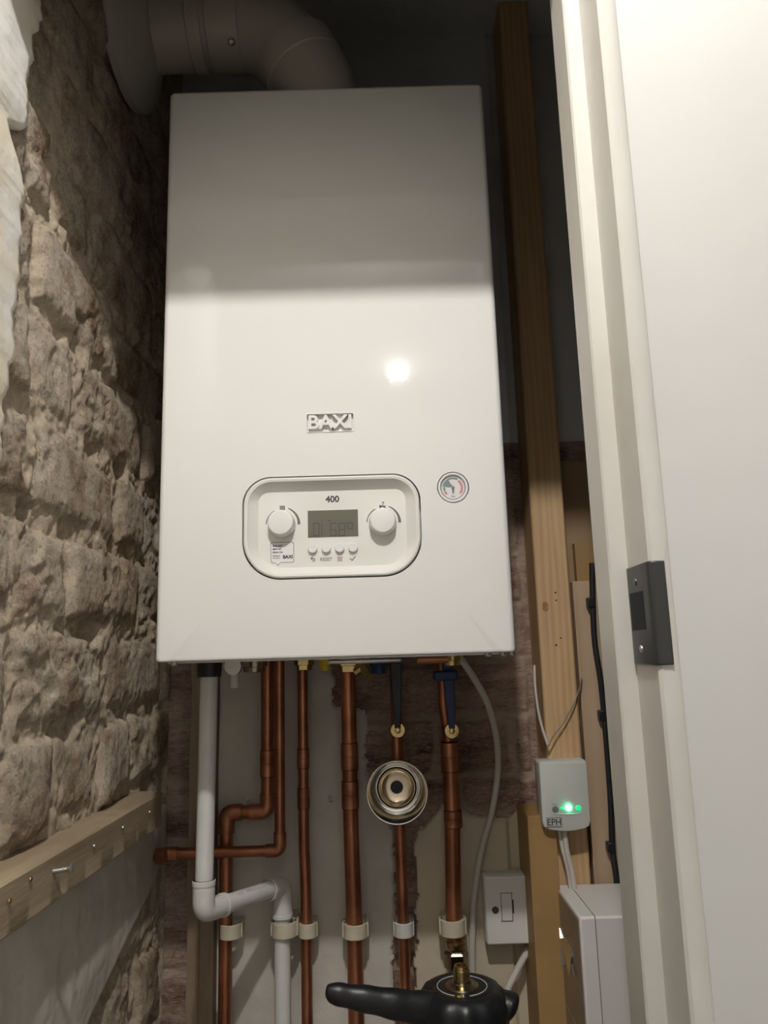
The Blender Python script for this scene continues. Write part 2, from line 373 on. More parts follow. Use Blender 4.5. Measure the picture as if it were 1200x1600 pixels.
def struct(name, bm, m_, parent=None, **k):
    o = obj(name, bm, m_, parent, **k)
    if parent is None: o['kind'] = 'structure'
    return o
ZT = CZ + 1.1; JY0 = -0.322
RX0, RX1, RY = -1.4, 1.2, -2.3  # unseen room behind the camera, added to bounce light into the cupboard
struct('floor', box(B(), (RX0 - 0.1, RY - 0.1, -0.05), (RX1 + 0.1, 0.45, 0.0)), M['floor'], smooth=0)
struct('ceiling', box(B(), (RX0 - 0.1, RY - 0.1, CZ + 1.03), (RX1 + 0.1, JY0 + 0.06, CZ + 1.08)), M['bouncepale'], smooth=0)
struct('wall_rear_unseen', box(B(), (RX0 - 0.1, RY - 0.1, 0), (RX1 + 0.1, RY, CZ + 1.03)), M['bouncepale'], smooth=0)
struct('wall_west_unseen', box(B(), (RX0 - 0.1, RY, 0), (RX0, JY0 + 0.01, CZ + 1.03)), M['westdim'], smooth=0)
struct('wall_east_unseen', box(B(), (RX1, RY, 0), (RX1 + 0.1, JY0 + 0.01, CZ + 1.03)), M['bouncepale'], smooth=0)
struct('ceiling', box(B(), (-0.45, -0.24, ZT), (0.80, 0.45, ZT + 0.05)), M['hazed'], smooth=0)
struct('wall_right', box(B(), (0.75, -0.24, 0.0), (0.80, 0.45, ZT)), M['hazed'], smooth=0)
# door lining with rebate (plan profile) on the right, head above
JY = -0.322
def jx(px, py, y): return Q(px, py, y).x
xD = jx(1022, 960, JY); sY = JY + 0.0475
xB = xD - 0.0140
xE = jx(1042, 960, JY)
prof = [(xD, JY + 0.002), (xD + 0.002, JY)] + [(xE, JY), (xE + 0.0055, JY + 0.0022), (xE + 0.0068, JY + 0.0034), (xE + 0.0074, JY + 0.0050), (xE + 0.0078, JY + 0.030), (xE + 0.0078, -0.2345), (xB, -0.2345), (xB, sY + 0.002), (xB + 0.0015, sY), (xD, sY)]
dj = loft(B(), [[(x, y, z) for x, y in prof] for z in (0.0, ZT)])
door = struct('door_1', dj, M['paint'], smooth=30)
HZ = CZ + 0.622
hd = B(); box(hd, (XL(-0.28) - 0.06, sY, HZ), (xD + 0.01, -0.245, HZ + 0.05)); box(hd, (XL(-0.28) - 0.06, JY, HZ + 0.018), (xD + 0.01, -0.236, HZ + 0.08))
obj('door_head', hd, M['paint'], door, smooth=0)
wf = B(); box(wf, (xE + 0.0070, JY + 0.0095, 0), (1.6, -0.24, ZT)); box(wf, (-1.6, JY + 0.004, HZ + 0.075), (xE + 0.03, -0.24, ZT + 0.05)); box(wf, (-1.6, JY + 0.004, 0), (XL(-0.3) - 0.012, -0.26, HZ + 0.09))
struct('wall_front', wf, M['wallpaint'], smooth=0)
# torn plaster edge hanging on to the left wall
def torn():
    bm = B(); n = 360; lo = []; hi = []
    pts = []
    for i in range(n + 1):
        h = 0.02 + (0.72 - 0.02) * i / n
        py = 0
        e = -0.203 + 0.010 * fbm(h * 32, 1.1, 0.4, 5) + 0.006 * noise.noise(Vector((h * 9, 0, 3)))
        e -= 0.030 * math.exp(-((h - 0.475) / 0.02) ** 2)      # a bite out of the edge
        e -= 0.03 * max(0, (0.30 - h) / 0.3)
        pts.append((e, CZ + h))
    loops = []
    for (e, z) in pts:
        x = XL(e) + 0.004
        th = 0.010 + 0.003 * noise.noise(Vector((z * 15, 2, 2)))
        loops.append([Vector((x - 0.012, -0.60, z)), Vector((x + th, -0.60, z)), Vector((x + th, e - 0.012, z)), Vector((x + th * 0.8, e - 0.003, z)), Vector((x + th * 0.3, e, z)), Vector((x - 0.012, e - 0.002, z))])
    return loft(bm, loops)
struct('trim_1', torn(), M['plaster'], smooth=50)

# strike plate in the rebate
sp = B(); za, zb = Q(1005, 1040, JY).z, Q(1005, 877, JY).z; w2 = (zb - za) / 2; zc = (za + zb) / 2
t_ = 0.0022; xo = xD - t_; yo = JY - t_
# L profile: rebate leaf, rounded corner, front leaf
pl = [(xo, sY - 0.002), (xo, yo + 0.005), (xo + 0.0015, yo + 0.0015), (xo + 0.005, yo), (jx(1045, 960, JY), yo), (jx(1045, 960, JY), JY - 0.0002), (xD + 0.001, JY - 0.0002), (xD - 0.0002, JY + 0.001), (xD - 0.0002, sY - 0.002)]
loft(sp, [[(x, y, z) for x, y in pl] for z in (za, zc - 0.017, zc + 0.013, zb)])
strike = obj('strike_plate', sp, M['blackpaint'], door, smooth=40, bevel=0.0012, label='black metal strike plate')
hb = B(); box(hb, (xo - 0.0003, sY - 0.006, zc - 0.011), (xD, JY + 0.012, zc + 0.016)); obj('latch_hole', hb, M['hole'], strike, smooth=0)
for zz, mm in ((zb - 0.012, M['blackpaint']), (za + 0.011, M['steel'])):
    obj('screw', lathe(B(), (xo + 0.0002, JY + 0.026, zz), (-1, 0, 0), [(0, 0.0028), (0.0008, 0.0026), (0.0013, 0.0012), (0.0013, 0.0)], 20), mm, strike)

# ================================================================== BOILER
bl = Q(240, 1035, 0); br = Q(806, 1019, 0); tl = Q(265, 146, 0); tr = Q(755, 127, 0)
print('boiler corners', [tuple(round(c, 4) for c in v) for v in (bl, br, tl, tr)])
X0, X1 = (bl.x + tl.x) / 2, (br.x + tr.x) / 2; Z0, Z1 = (bl.z + br.z) / 2, (tl.z + tr.z) / 2
DEP = 0.279
boiler = thing('boiler', ((X0 + X1) / 2, DEP / 2, Z0), 'large white wall-hung combi boiler with a control panel and pressure gauge', 'boiler')
def casing():
    bm = B(); R = 0.007; loops = []
    def plan(z, ins, a, sh):
        x0, x1 = X0 + ins, X1 - ins; y0 = ins; P_ = [(x0, DEP)]
        for k in range(25):
            t = math.radians(90 * k / 24); P_.append((x0 + R - R * math.cos(t), y0 + R - R * math.sin(t)))
        P_ += [(x0 + a, y0), (x0 + a + (0.010 if sh else 0.0), y0 + sh)]
        P_ += [(x1 - a - (0.010 if sh else 0.0), y0 + sh), (x1 - a, y0)]
        for k in range(25):
            t = math.radians(90 * k / 24); P_.append((x1 - R + R * math.sin(t), y0 + R - R * math.cos(t)))
        P_.append((x1, DEP)); return [(x, y, z) for x, y in P_]
    loops.append(plan(Z0 + 0.004, 0.004, 0.016, 0.0012)); loops.append(plan(Z0, 0.0025, 0.014, 0.0012)); loops.append(plan(Z0 + 0.0012, 0.0004, 0.014, 0.0012)); loops.append(plan(Z0 + 0.003, 0, 0.016, 0.0011))
    loops.append(plan(Z0 + 0.044, 0, 0.052, 0.0))
    loops.append(plan(Z1 - 0.004, 0, 0.052, 0.0)); loops.append(plan(Z1 - 0.0012, 0.0012, 0.05, 0)); loops.append(plan(Z1, 0.004, 0.05, 0))
    return loft(bm, loops)
cs = obj('casing', casing(), M['enamel'], boiler, smooth=5)
# control panel opening and gauge opening are cut into the casing
cp = Q(518.5, 822, 0); cpw = Q(656.5, 822, 0).x - Q(380.5, 822, 0).x; cph = Q(518, 744, 0).z - Q(518, 901, 0).z
def cut(base, bm, parent_loc=None):
    bmesh.ops.recalc_face_normals(bm, faces=bm.faces)
    me = bpy.data.meshes.new('c'); bm.to_mesh(me); bm.free(); co = bpy.data.objects.new('c', me); COL.objects.link(co)
    md = base.modifiers.new('cut', 'BOOLEAN'); md.object = co; md.operation = 'DIFFERENCE'; md.solver = 'EXACT'
    bpy.context.view_layer.update(); dg = bpy.context.evaluated_depsgraph_get()
    nm = bpy.data.meshes.new_from_object(base.evaluated_get(dg)); base.modifiers.clear(); base.data = nm; bpy.data.objects.remove(co)
cut(cs, prism(B(), rr(cp.x, cp.z, cpw + 0.003, cph + 0.003, 0.032, 0.044, 16), -0.01, 0.02))
gc = Q(708, 761.5, 0); gR = (Q(733, 761, 0).x - Q(683, 761, 0).x) / 2
cut(cs, lathe(B(), (gc.x, -0.01, gc.z), (0, 1, 0), [(0, gR), (0.025, gR)], 64))
_c0 = Q(479.5, 660.5, 0); _c1 = Q(552.5, 660.5, 0); _zt = Q(516, 646.5, 0).z; _zb = Q(516, 674.5, 0).z
cut(cs, prism(B(), rr((_c0.x + _c1.x)/2, (_zt + _zb)/2, _c1.x - _c0.x, _zt - _zb, 0.0012, 0.0012, 4), -0.01, 0.0048))
# control panel
def rl(ins, Y, dz=0): return [(x, Y, z + dz) for x, z in rr(cp.x, cp.z, cpw - 2*ins, cph - 2*ins, max(0.031 - ins*0.75, 0.004), max(0.043 - ins*0.75, 0.004), 14)]
FY = 0.0085
ctl = B(); loft(ctl, [rl(0, 0.018), rl(0, 0.0), rl(0.0006, -0.0012), rl(0.002, -0.0018), rl(0.0045, -0.0012), rl(0.0055, 0.0002), [(x, FY, z) for x, z in rr(cp.x, cp.z - 0.0012, cpw - 0.031, cph - 0.0275, 0.012, 0.026, 14)]])
ctl = obj('control_panel', ctl, M['plastic'], boiler, smooth=25)
def marks(name, fn, m_, parent=None, **k):
    b_ = B(); fn(b_); return obj(name, b_, m_, parent or ctl, smooth=0, **k)
text('400', 508.5, 774.5, 530, 785, FY, M['ink'], ctl, 'model_number', bold=0.03)
# screen
lc = marks('screen', lambda b_: pxbox(b_, 481, 797, 559.5, 838.5, FY - 0.0006, FY + 0.002), M['lcd'])
def seg_digits(b_):
    def bar(x0, y0, x1, y1, w=0.8):
        Yf = FY - 0.0009; a, c = Q(x0, y0, Yf), Q(x1, y1, Yf); hw = w / 1200 * 0.88 / 2 * 1.0
        box(b_, (min(a.x, c.x) - hw, Yf, min(a.z, c.z) - hw), (max(a.x, c.x) + hw, Yf + 0.0004, max(a.z, c.z) + hw))
    for (x, segs) in ((490, 'abcdef'), (503, 'ef'), (516.5, 'afgcde'), (530, 'abcdefg')):
        w = 8.5; y0, ym, y1 = 817.5, 827.5, 837
        S = dict(a=(x, y0, x+w, y0), g=(x, ym, x+w, ym), d=(x, y1, x+w, y1), f=(x, y0, x, ym), e=(x, ym, x, y1), b=(x+w, y0, x+w, ym), c=(x+w, ym, x+w, y1))
        for s in segs: bar(*S[s])
    for r_ in ((543, 817, 551, 817), (543, 826, 551, 826), (543, 817, 543, 826), (551, 817, 551, 826), (501, 813, 503, 813), (512.5, 813, 517, 813)): bar(*r_)
marks('digit_segments', seg_digits, M['seg'], lc)
# knobs with their printed scales
for (kx, ky, nm) in ((440.5, 818, 'l'), (598, 815, 'r')):
    c = Q(kx, ky + 1, FY); R = 20.2 / 1200 * 0.882
    kb = obj('knob', lathe(B(), (c.x, FY, c.z), (0, -1, 0), [(0, R * 1.06), (0.003, R * 1.05), (0.0105, R * 0.99), (0.0125, R * 0.965), (0.0138, R * 0.90), (0.0140, R * 0.85), (0.0138, 0.001)], 64), M['knob'], ctl, smooth=22)
    s = R / 20.2
    def scale(b_):
        cx, cz = c.x + s * 0.5, c.z - s * 1
        prism(b_, arc_band(cx, cz, 24.2*s, 25.6*s, 118, 176), FY - 0.0003, FY + 0.001)
        o = [(cx + math.cos(math.radians(70 - 70*k/16)) * (23.5 + 4.5)*s , cz + math.sin(math.radians(70 - 70*k/16)) * 28*s) for k in range(17)]
        i = [(cx + math.cos(math.radians(70*k/16)) * (26.5 - 3.0*(1 - k/16)) * s, cz + math.sin(math.radians(70*k/16)) * (26.5 - 3.0*(1 - k/16)) * s) for k in range(17)]
        prism(b_, o + i, FY - 0.0003, FY + 0.001)
        ix, iz = cx, cz + 26.5*s
        if nm == 'l':
            for k in range(4): box(b_, (ix + (-3.6 + 2.1*k)*s, FY - 0.0003, iz - 3.4*s), (ix + (-2.1 + 2.1*k)*s, FY + 0.001, iz + 3.4*s))
            for q in (-2.9, 2.4): box(b_, (ix - 4*s, FY - 0.0003, iz + q*s), (ix + 4*s, FY + 0.001, iz + (q + 0.7)*s))
        else:
            box(b_, (ix - 5*s, FY - 0.0003, iz - 1.8*s), (ix + 4.5*s, FY + 0.001, iz + 0.6*s))
            box(b_, (ix - 5*s, FY - 0.0003, iz - 3.8*s), (ix - 2.4*s, FY + 0.001, iz + 1.6*s))
            box(b_, (ix + 2.2*s, FY - 0.0003, iz - 3.4*s), (ix + 4.5*s, FY + 0.001, iz - 1.2*s))
            box(b_, (ix - 0.3*s, FY - 0.0003, iz), (ix + 0.9*s, FY + 0.001, iz + 4*s))
            box(b_, (ix - 0.3*s, FY - 0.0003, iz + 4.4*s), (ix + 2.6*s, FY + 0.001, iz + 6.6*s))
    marks('dial_scale', scale, M['inkgrey'])
    if nm == 'r': obj('pointer_dot', lathe(B(), (c.x, FY - 0.0139, c.z - 11*s), (0, -1, 0), [(0, 0.0009), (0.0003, 0.0009)], 16), M['sticker'], kb)
# push buttons and what is printed beneath
for i, bx in enumerate((488.6, 510, 531, 551.7)):
    c = Q(bx, 857.6 - 0.55*i, FY); R = 7.2 / 1200 * 0.875
    obj('button', lathe(B(), (c.x, FY, c.z), (0, -1, 0), [(0, R), (0.0030, R), (0.0038, R*0.88), (0.0036, 0.0001)], 40), M['knob'], ctl, smooth=30)
text('RESET', 500.5, 871.2, 519, 876.6, FY, M['inkgrey'], ctl, 'button_lettering')
def burger(b_):
    for y in (870.5, 873.2, 875.9): pxbox(b_, 527.2, y - 0.5, 535, y + 0.5, FY - 0.0003, FY + 0.001)
marks('menu_symbol', burger, M['redink'])
def tick(b_): pxprism(b_, [(547.2, 871.8), (550, 874.8), (555, 868.6), (556, 869.3), (550.2, 876.6), (546.4, 872.8)], FY - 0.0003, FY + 0.001)
marks('tick_symbol', tick, M['inkgrey'])
def back_arrow(b_):
    pxprism(b_, [(485, 872.6), (488.2, 869.4), (488.9, 870.3), (487.4, 872), (490.5, 872), (492.4, 873.4), (492.6, 875.6), (491, 877.4), (488, 877.4), (488, 876.4), (490.4, 876.3), (491.3, 875.2), (491.1, 874), (490, 873.2), (487.4, 873.2), (489, 874.8), (488.2, 875.6)], FY - 0.0003, FY + 0.001)
marks('return_symbol', back_arrow, M['inkgrey'])
# speech-bubble sticker
def bubble(ins):
    i = ins
    return [(424.5+i, 847.5+i), (456.5-i, 846.5+i), (459.3-i, 849+i), (459.3-i, 877-i), (457.5-i, 879-i), (438.5+i*0.4, 879.3-i), (434.3, 884-i*1.6), (430-i*0.4, 879.6-i), (425.2+i, 880-i), (423.2+i, 877.8-i), (422.7+i, 849.5+i)]
stk = marks('sticker', lambda b_: pxprism(b_, bubble(0), FY - 0.0002, FY + 0.001), M['inkgrey'])
marks('sticker_face', lambda b_: pxprism(b_, bubble(0.75), FY - 0.0003, FY + 0.001), M['sticker'], stk)
for s, bb in (('Scan and', (426, 850.6, 440.5, 854.2)), ('learn all', (426, 855.8, 439, 859.2)), ('about me', (426, 861, 441.5, 864.2))): text(s, *bb, FY - 0.0004, M['ink'], stk, 'sticker_lettering', bold=0.01)
text('Welcome to', 426, 867.2, 437.5, 869.4, FY - 0.0004, M['inkgrey'], stk, 'sticker_lettering')
text('your guide', 426, 870.6, 437, 873.0, FY - 0.0004, M['inkgrey'], stk, 'sticker_lettering')
text('BAXI', 442.2, 867.2, 457, 872.6, FY - 0.0004, M['navy'], stk, 'sticker_lettering', bold=0.03)
# embossed badge
ba = B(); c0 = Q(478.5, 660.5, 0); c1 = Q(553.5, 660.5, 0); zt = Q(516, 645.5, 0).z; zb_ = Q(516, 675.5, 0).z; cx = (c0.x + c1.x)/2; cz = (zt + zb_)/2; w = c1.x - c0.x; h = zt - zb_
loft(ba, [[(x, Y, z) for x, z in rr(cx, cz, w - 2*i, h - 2*i, 0.0015, 0.0015, 4)] for i, Y in ((0, 0.0015), (0.0001, -0.0006), (0.0005, -0.0008), (0.0010, -0.0006), (0.0011, 0.0046))], cap0=False, cap1=False)
badge = obj('badge', ba, M['enamel'], boiler, smooth=20)
text('BAXI', 482.5, 650, 549.5, 671.5, 0.0048, M['enamel'], badge, 'badge_lettering', depth=0.0054, bold=0.024)
# pressure gauge
gY = 0.003
gg = obj('pressure_gauge', lathe(B(), (gc.x, 0.012, gc.z), (0, -1, 0), [(0, gR*0.955), (0.0105, gR*0.955), (0.0122, gR*0.93), (0.0124, gR*0.85), (0.0118, gR*0.80), (0.0095, gR*0.765), (0.0093, 0.0001)], 64), M['knob'], boiler, smooth=30)
dY = 0.012 - 0.0094
obj('dial_rim', lathe(B(), (gc.x, dY, gc.z), (0, -1, 0), [(0, gR*0.765), (0.0006, gR*0.765), (0.0006, gR*0.725), (0.0, gR*0.725)], 64), M['inkgrey'], gg, smooth=30)
dial = obj('dial', lathe(B(), (gc.x, dY, gc.z), (0, -1, 0), [(0, gR*0.71), (0.0002, gR*0.71), (0.0002, 0.0001)], 48), M['sticker'], gg, smooth=30)
def dband(nm, m_, lst):
    b_ = B()
    for a in lst: prism(b_, arc_band(gc.x, gc.z, gR*a[0], gR*a[1], a[2], a[3]), dY - 0.0005, dY)
    obj(nm, b_, m_, dial, smooth=0)
dband('green_zone', M['green'], [(0.16, 0.66, 118, 172), (0.55, 0.66, 60, 118)])
dband('red_zone', M['red'], [(0.50, 0.62, -40, 52), (0.50, 0.62, 205, 225)])
dband('grey_zone', M['ink'], [(0.50, 0.60, 175, 200)])
nb = B(); a = math.radians(122)
prism(nb, [(gc.x + math.cos(a)*gR*0.60, gc.z + math.sin(a)*gR*0.60), (gc.x + 0.0013, gc.z - 0.0002), (gc.x + 0.0010, gc.z - gR*0.35), (gc.x - 0.0010, gc.z - gR*0.35), (gc.x - 0.0013, gc.z)], dY - 0.0011, dY - 0.0007)
lathe(nb, (gc.x, dY - 0.0004, gc.z), (0, -1, 0), [(0, 0.0019), (0.0012, 0.0019), (0.0013, 0.0001)], 20)
obj('needle', nb, M['inkgrey'], dial, smooth=0)
text('bar', 705.5, 774, 711.5, 777, dY - 0.0002, M['ink'], dial, 'dial_lettering', bold=0.01)
obj('glass', lathe(B(), (gc.x, dY - 0.0018, gc.z), (0, -1, 0), [(0, gR*0.77), (0.0004, gR*0.77), (0.0006, 0.0001)], 40), M['glass'], gg)
# underside tray, its bracket bar and fixings
ub = B(); box(ub, (X0 + 0.006, 0.03, Z0 - 0.002), (X1 - 0.006, DEP - 0.002, Z0 + 0.004)); obj('underside_tray', ub, M['steel'], boiler, smooth=0)
ub = B(); pxbox(ub, 512, 1029.5, 628, 1036.5, 0.045, 0.060); obj('bracket_bar', ub, M['steel'], boiler, bevel=0.002, smooth=30)
for px_ in (272, 762, 786, 800):
    c = Q(px_, 1031 if px_ < 500 else 1024.5, 0.03); obj('fixing_screw', lathe(B(), (c.x, 0.03, Z0 + 0.001), (0, 0, -1), [(0, 0.004), (0.004, 0.004), (0.0055, 0.002)], 16), M['steel'], boiler)

# ================================================================== FLUE
FYc = 0.085; fr = 0.054; fx = -0.073; fz = CZ + 0.874
path = [(fx, FYc, Z1 - 0.002), (fx, FYc, Z1 + 0.075), (fx - 0.055, FYc, fz - 0.022), (fx - 0.10, FYc, fz), (XL(0.08) - 0.004, FYc, fz)]
flue = thing('flue_pipe', (fx, FYc, Z1), 'wide white flue pipe curving from the boiler top into the left wall', 'flue')
obj('pipe', tube(B(), fillet(path, 0.05, 10), fr, 56), M['flue'], flue)
def sleeve(name, a, b, r, m_, parent):
    a, b = Vector(a), Vector(b); d = (b - a); L = d.length
    return obj(name, lathe(B(), a, d, [(0, r*0.97), (0.0015, r), (L - 0.0015, r), (L, r*0.97)], 56), m_, parent, smooth=30)
sleeve('socket', (fx, FYc, Z1 - 0.001), (fx, FYc, Z1 + 0.035), fr + 0.006, M['flue'], flue)
sleeve('socket', (fx - 0.018, FYc, Z1 + 0.092), (fx - 0.034, FYc, Z1 + 0.125), fr + 0.004, M['flue'], flue)
sleeve('socket', (fx - 0.105, FYc, fz), (fx - 0.150, FYc, fz), fr + 0.004, M['flue'], flue)
sleeve('socket', (fx - 0.156, FYc, fz), (fx - 0.176, FYc, fz), fr + 0.003, M['flue'], flue)
p_ = Q(376, 78, FYc - fr); obj('screw', lathe(B(), (fx - 0.115, FYc - 0.032, fz - 0.050), (0, -0.55, -0.84), [(0, 0.005), (0.002, 0.005), (0.004, 0.003), (0.0042, 0)], 20), M['steel'], flue)
xc = XL(0.07)
obj('wall_collar', lathe(B(), (xc + 0.002, 0.070, fz + 0.006), (1, 0, 0), [(-0.004, 0.118), (0.006, 0.118), (0.016, 0.108), (0.034, 0.066), (0.040, 0.058), (0.040, 0.050)], 64), M['flue'], flue, smooth=40)

# ================================================================== PIPES
PY = 0.312
def pipe(name, pts, r, m_, label, cat='pipe', bend=0.03, parent=None):
    b_ = tube(B(), fillet(pts, bend), r, 28); o = obj(name, b_, m_, parent)
    if parent is None: setp(o, label, cat)
    return o
def coupling(parent, x, y, z0, z1, r, m_=None, name='coupling'):
    """a sleeve on a pipe with rolled rings and dark joints at both ends"""
    L = z1 - z0; n = 3
    prof = [(0, r*0.9), (0.0004, r + 0.0012), (L*0.48, r + 0.0014), (L*0.49, r + 0.0006), (L*0.51, r + 0.0006), (L*0.52, r + 0.0014), (L - 0.0004, r + 0.0012), (L, r*0.9)]
    o = obj(name, lathe(B(), (x, y, z0), (0, 0, 1), prof, 32), m_ or M['copper_fit'], parent, smooth=25)
    for zz in (z0, z1): obj('solder_ring', lathe(B(), (x, y, zz - 0.0007), (0, 0, 1), [(0, r*0.8), (0, r + 0.0005), (0.0014, r + 0.0005), (0.0014, r*0.8)], 28), M['groove'], o, smooth=25)
    return o
FL = 0.0
def hz(px, py, Y): return Q(px, py, Y).z
# --- white condensate pipe, front leg
wt = thing('waste_pipe', (Q(320, 1400, 0.15).x, 0.15, Q(318, 1425, 0.15).z), 'white plastic waste pipe with elbows dropping from a black cap under the boiler', 'pipe')
a0 = Q(327, 1050, 0.150); a1 = Q(318, 1424, 0.150); ax = (a0.x + a1.x)/2 ; b1 = Q(443, 1383, 0.300)
top = Vector((a0.x, 0.15, Z0 - 0.015)); el = Vector((a1.x, 0.15, a1.z)); e2 = Vector((b1.x, 0.300, b1.z))
obj('upright_pipe', tube(B(), [top, el + Vector((0, 0, 0.01))], 0.0110, 32), M['pvc'], wt)
obj('cross_pipe', tube(B(), [el, e2], 0.0110, 32), M['pvc'], wt)
lowx = Q(441.5, 1520, 0.300).x
obj('lower_pipe', tube(B(), [(lowx, 0.300, FL + 0.001), (lowx, 0.300, e2.z)], 0.0112, 32), M['pvc'], wt)
def elbow(c, d1, d2, r, l1, l2, parent):
    c, d1, d2 = Vector(c), Vector(d1).normalized(), Vector(d2).normalized()
    o = obj('elbow', tube(B(), fillet([c + d1 * l1, c, c + d2 * l2], 0.012, 8), r, 32), M['pvc'], parent)
    for d, l in ((d1, l1), (d2, l2)):
        obj('elbow_rim', lathe(B(), c + d * l, d, [(-0.006, r*0.9), (-0.006, r + 0.0008), (-0.0008, r + 0.0008), (0.0, r), (0.0, r*0.6)], 36), M['pvc'], o, smooth=30)
    return o
dd = e2 - el
elbow(el, (0, 0, 1), dd, 0.0134, 0.036, 0.040, wt)
elbow(Vector((lowx, 0.300, e2.z)), (0, 0, -1), -dd, 0.0138, 0.042, 0.034, wt)
obj('black_cap', lathe(B(), (a0.x, 0.15, Z0 - 0.020), (0, 0, 1), [(0, 0.0115), (0, 0.0150), (0.010, 0.0158), (0.018, 0.0158)], 32), M['black'], wt, smooth=30)
# small printed marks along the cross pipe
pm = B(); n_ = 26
side = dd.cross(Vector((0, 0, 1))).normalized(); 
if side.y > 0: side = -side
nrm = (side * 0.55 + Vector((0, 0, 1)) * 0.83).normalized(); tn = dd.normalized(); bn = tn.cross(nrm)
for i in range(n_):
    if hsh(i, 3) < 0.2: continue
    c = el + dd * (0.36 + 0.42 * i / n_) + nrm * 0.01085; wv = 0.0008 + 0.0006*hsh(i, 1); hv = 0.0012
    for s_ in (-1, 1):
        a = c + bn * hv * s_; q = [a - tn*wv/2 - bn*0.0003, a + tn*wv/2 - bn*0.0003, a + tn*wv/2 + bn*0.0003, a - tn*wv/2 + bn*0.0003]
        loft(pm, [[v for v in q], [v + nrm*0.0003 for v in q]])
obj('printed_line', pm, M['inkgrey'], wt, smooth=0)
# --- copper pipe 2: down, left, down
y2 = 0.318
p1 = Q(418, 1150, y2); p2 = Q(414, 1268, y2); p3 = Q(354, 1281, y2)
c2 = thing('copper_pipe', (p3.x, y2, 0), 'thick copper pipe stepping left below the boiler behind the white waste pipe', 'pipe')
obj('pipe', tube(B(), fillet([(p1.x, y2, Z0), (p1.x, y2, p2.z), (p3.x, y2, p2.z), (p3.x, y2, FL + 0.001)], 0.016), 0.0095, 28), M['copper'], c2)
coupling(c2, p1.x, y2, hz(416, 1213, y2), hz(416, 1172, y2), 0.0097)
obj('elbow', tube(B(), fillet([(p1.x, y2, hz(416, 1240, y2)), (p1.x, y2, p2.z), (p1.x - 0.025, y2, p2.z)], 0.018), 0.0112, 28), M['copper_fit'], c2)
obj('elbow', tube(B(), fillet([(p3.x + 0.022, y2, p2.z), (p3.x, y2, p2.z), (p3.x, y2, p2.z - 0.028)], 0.018), 0.0118, 28), M['copper_fit'], c2)
# --- copper pipe 3: thin, down then left into the wall
y3 = 0.296; p1 = Q(437, 1180, y3); p2 = Q(432, 1329, y3)
c3 = thing('copper_pipe', (p1.x, y3, p2.z), 'thin copper pipe turning left at a right angle into the brick wall', 'pipe')
obj('pipe', tube(B(), fillet([(p1.x, y3, Z0), (p1.x, y3, p2.z), (XL(y3) + 0.006, y3, p2.z), (XL(y3) - 0.006, y3 - 0.004, p2.z)], 0.012), 0.0075, 28), M['copper'], c3)
obj('elbow', tube(B(), fillet([(p1.x, y3, p2.z + 0.024), (p1.x, y3, p2.z), (p1.x - 0.020, y3, p2.z)], 0.014), 0.0090, 28), M['copper_fit'], c3)
xx = XL(y3) + 0.016
obj('elbow', tube(B(), fillet([(xx + 0.018, y3, p2.z), (xx, y3, p2.z), (xx - 0.004, y3 - 0.016, p2.z - 0.002)], 0.010), 0.0090, 28), M['copper_fit'], c3)
# --- copper pipe 4: thin with a set in it
y4 = 0.318
c4 = thing('copper_pipe', (Q(477, 1500, y4).x, y4, 0), 'thin copper pipe with a slight kink, right of the lower white waste pipe', 'pipe')
xa, xb = Q(473.5, 1150, y4).x, Q(479, 1480, y4).x
obj('pipe', tube(B(), fillet([(xa, y4, Z0), (xa, y4, hz(473, 1318, y4)), (xb, y4 , hz(477, 1390, y4)), (xb, y4, FL + 0.001)], 0.03), 0.0078, 28), M['copper'], c4)
coupling(c4, xa, y4, hz(473, 1200, y4), hz(473, 1170, y4), 0.0079); coupling(c4, xa, y4, hz(473, 1263, y4), hz(473, 1231, y4), 0.0079)
# --- copper pipe 5: thick, straight
y5 = 0.314
c5 = thing('copper_pipe', (Q(552, 1500, y5).x, y5, 0), 'thick straight copper pipe in the middle, passing behind the black handle', 'pipe')
xa, xb = Q(545.5, 1150, y5).x, Q(554.5, 1480, y5).x
obj('pipe', tube(B(), fillet([(xa, y5, Z0), (xa, y5, hz(546, 1290, y5)), (xb, y5, hz(553, 1420, y5)), (xb, y5, FL + 0.001)], 0.05), 0.0112, 32), M['copper'], c5)
coupling(c5, xa, y5, hz(546, 1202, y5), hz(546, 1161, y5), 0.0113); coupling(c5, xa, y5, hz(546, 1263, y5), hz(546, 1220, y5), 0.0113)
# --- copper pipe 6: behind chrome cup
y6 = 0.322
c6 = thing('copper_pipe', (Q(630, 1500, y6).x, y6, 0), 'thin copper pipe running down behind the round chrome cup', 'pipe')
xa, xb = Q(621, 1180, y6).x, Q(631.5, 1480, y6).x
obj('pipe', tube(B(), fillet([(xa, y6, Z0), (xa, y6, hz(621, 1250, y6)), (xb, y6, hz(629, 1380, y6)), (xb, y6, FL + 0.001)], 0.05), 0.0078, 28), M['copper'], c6)
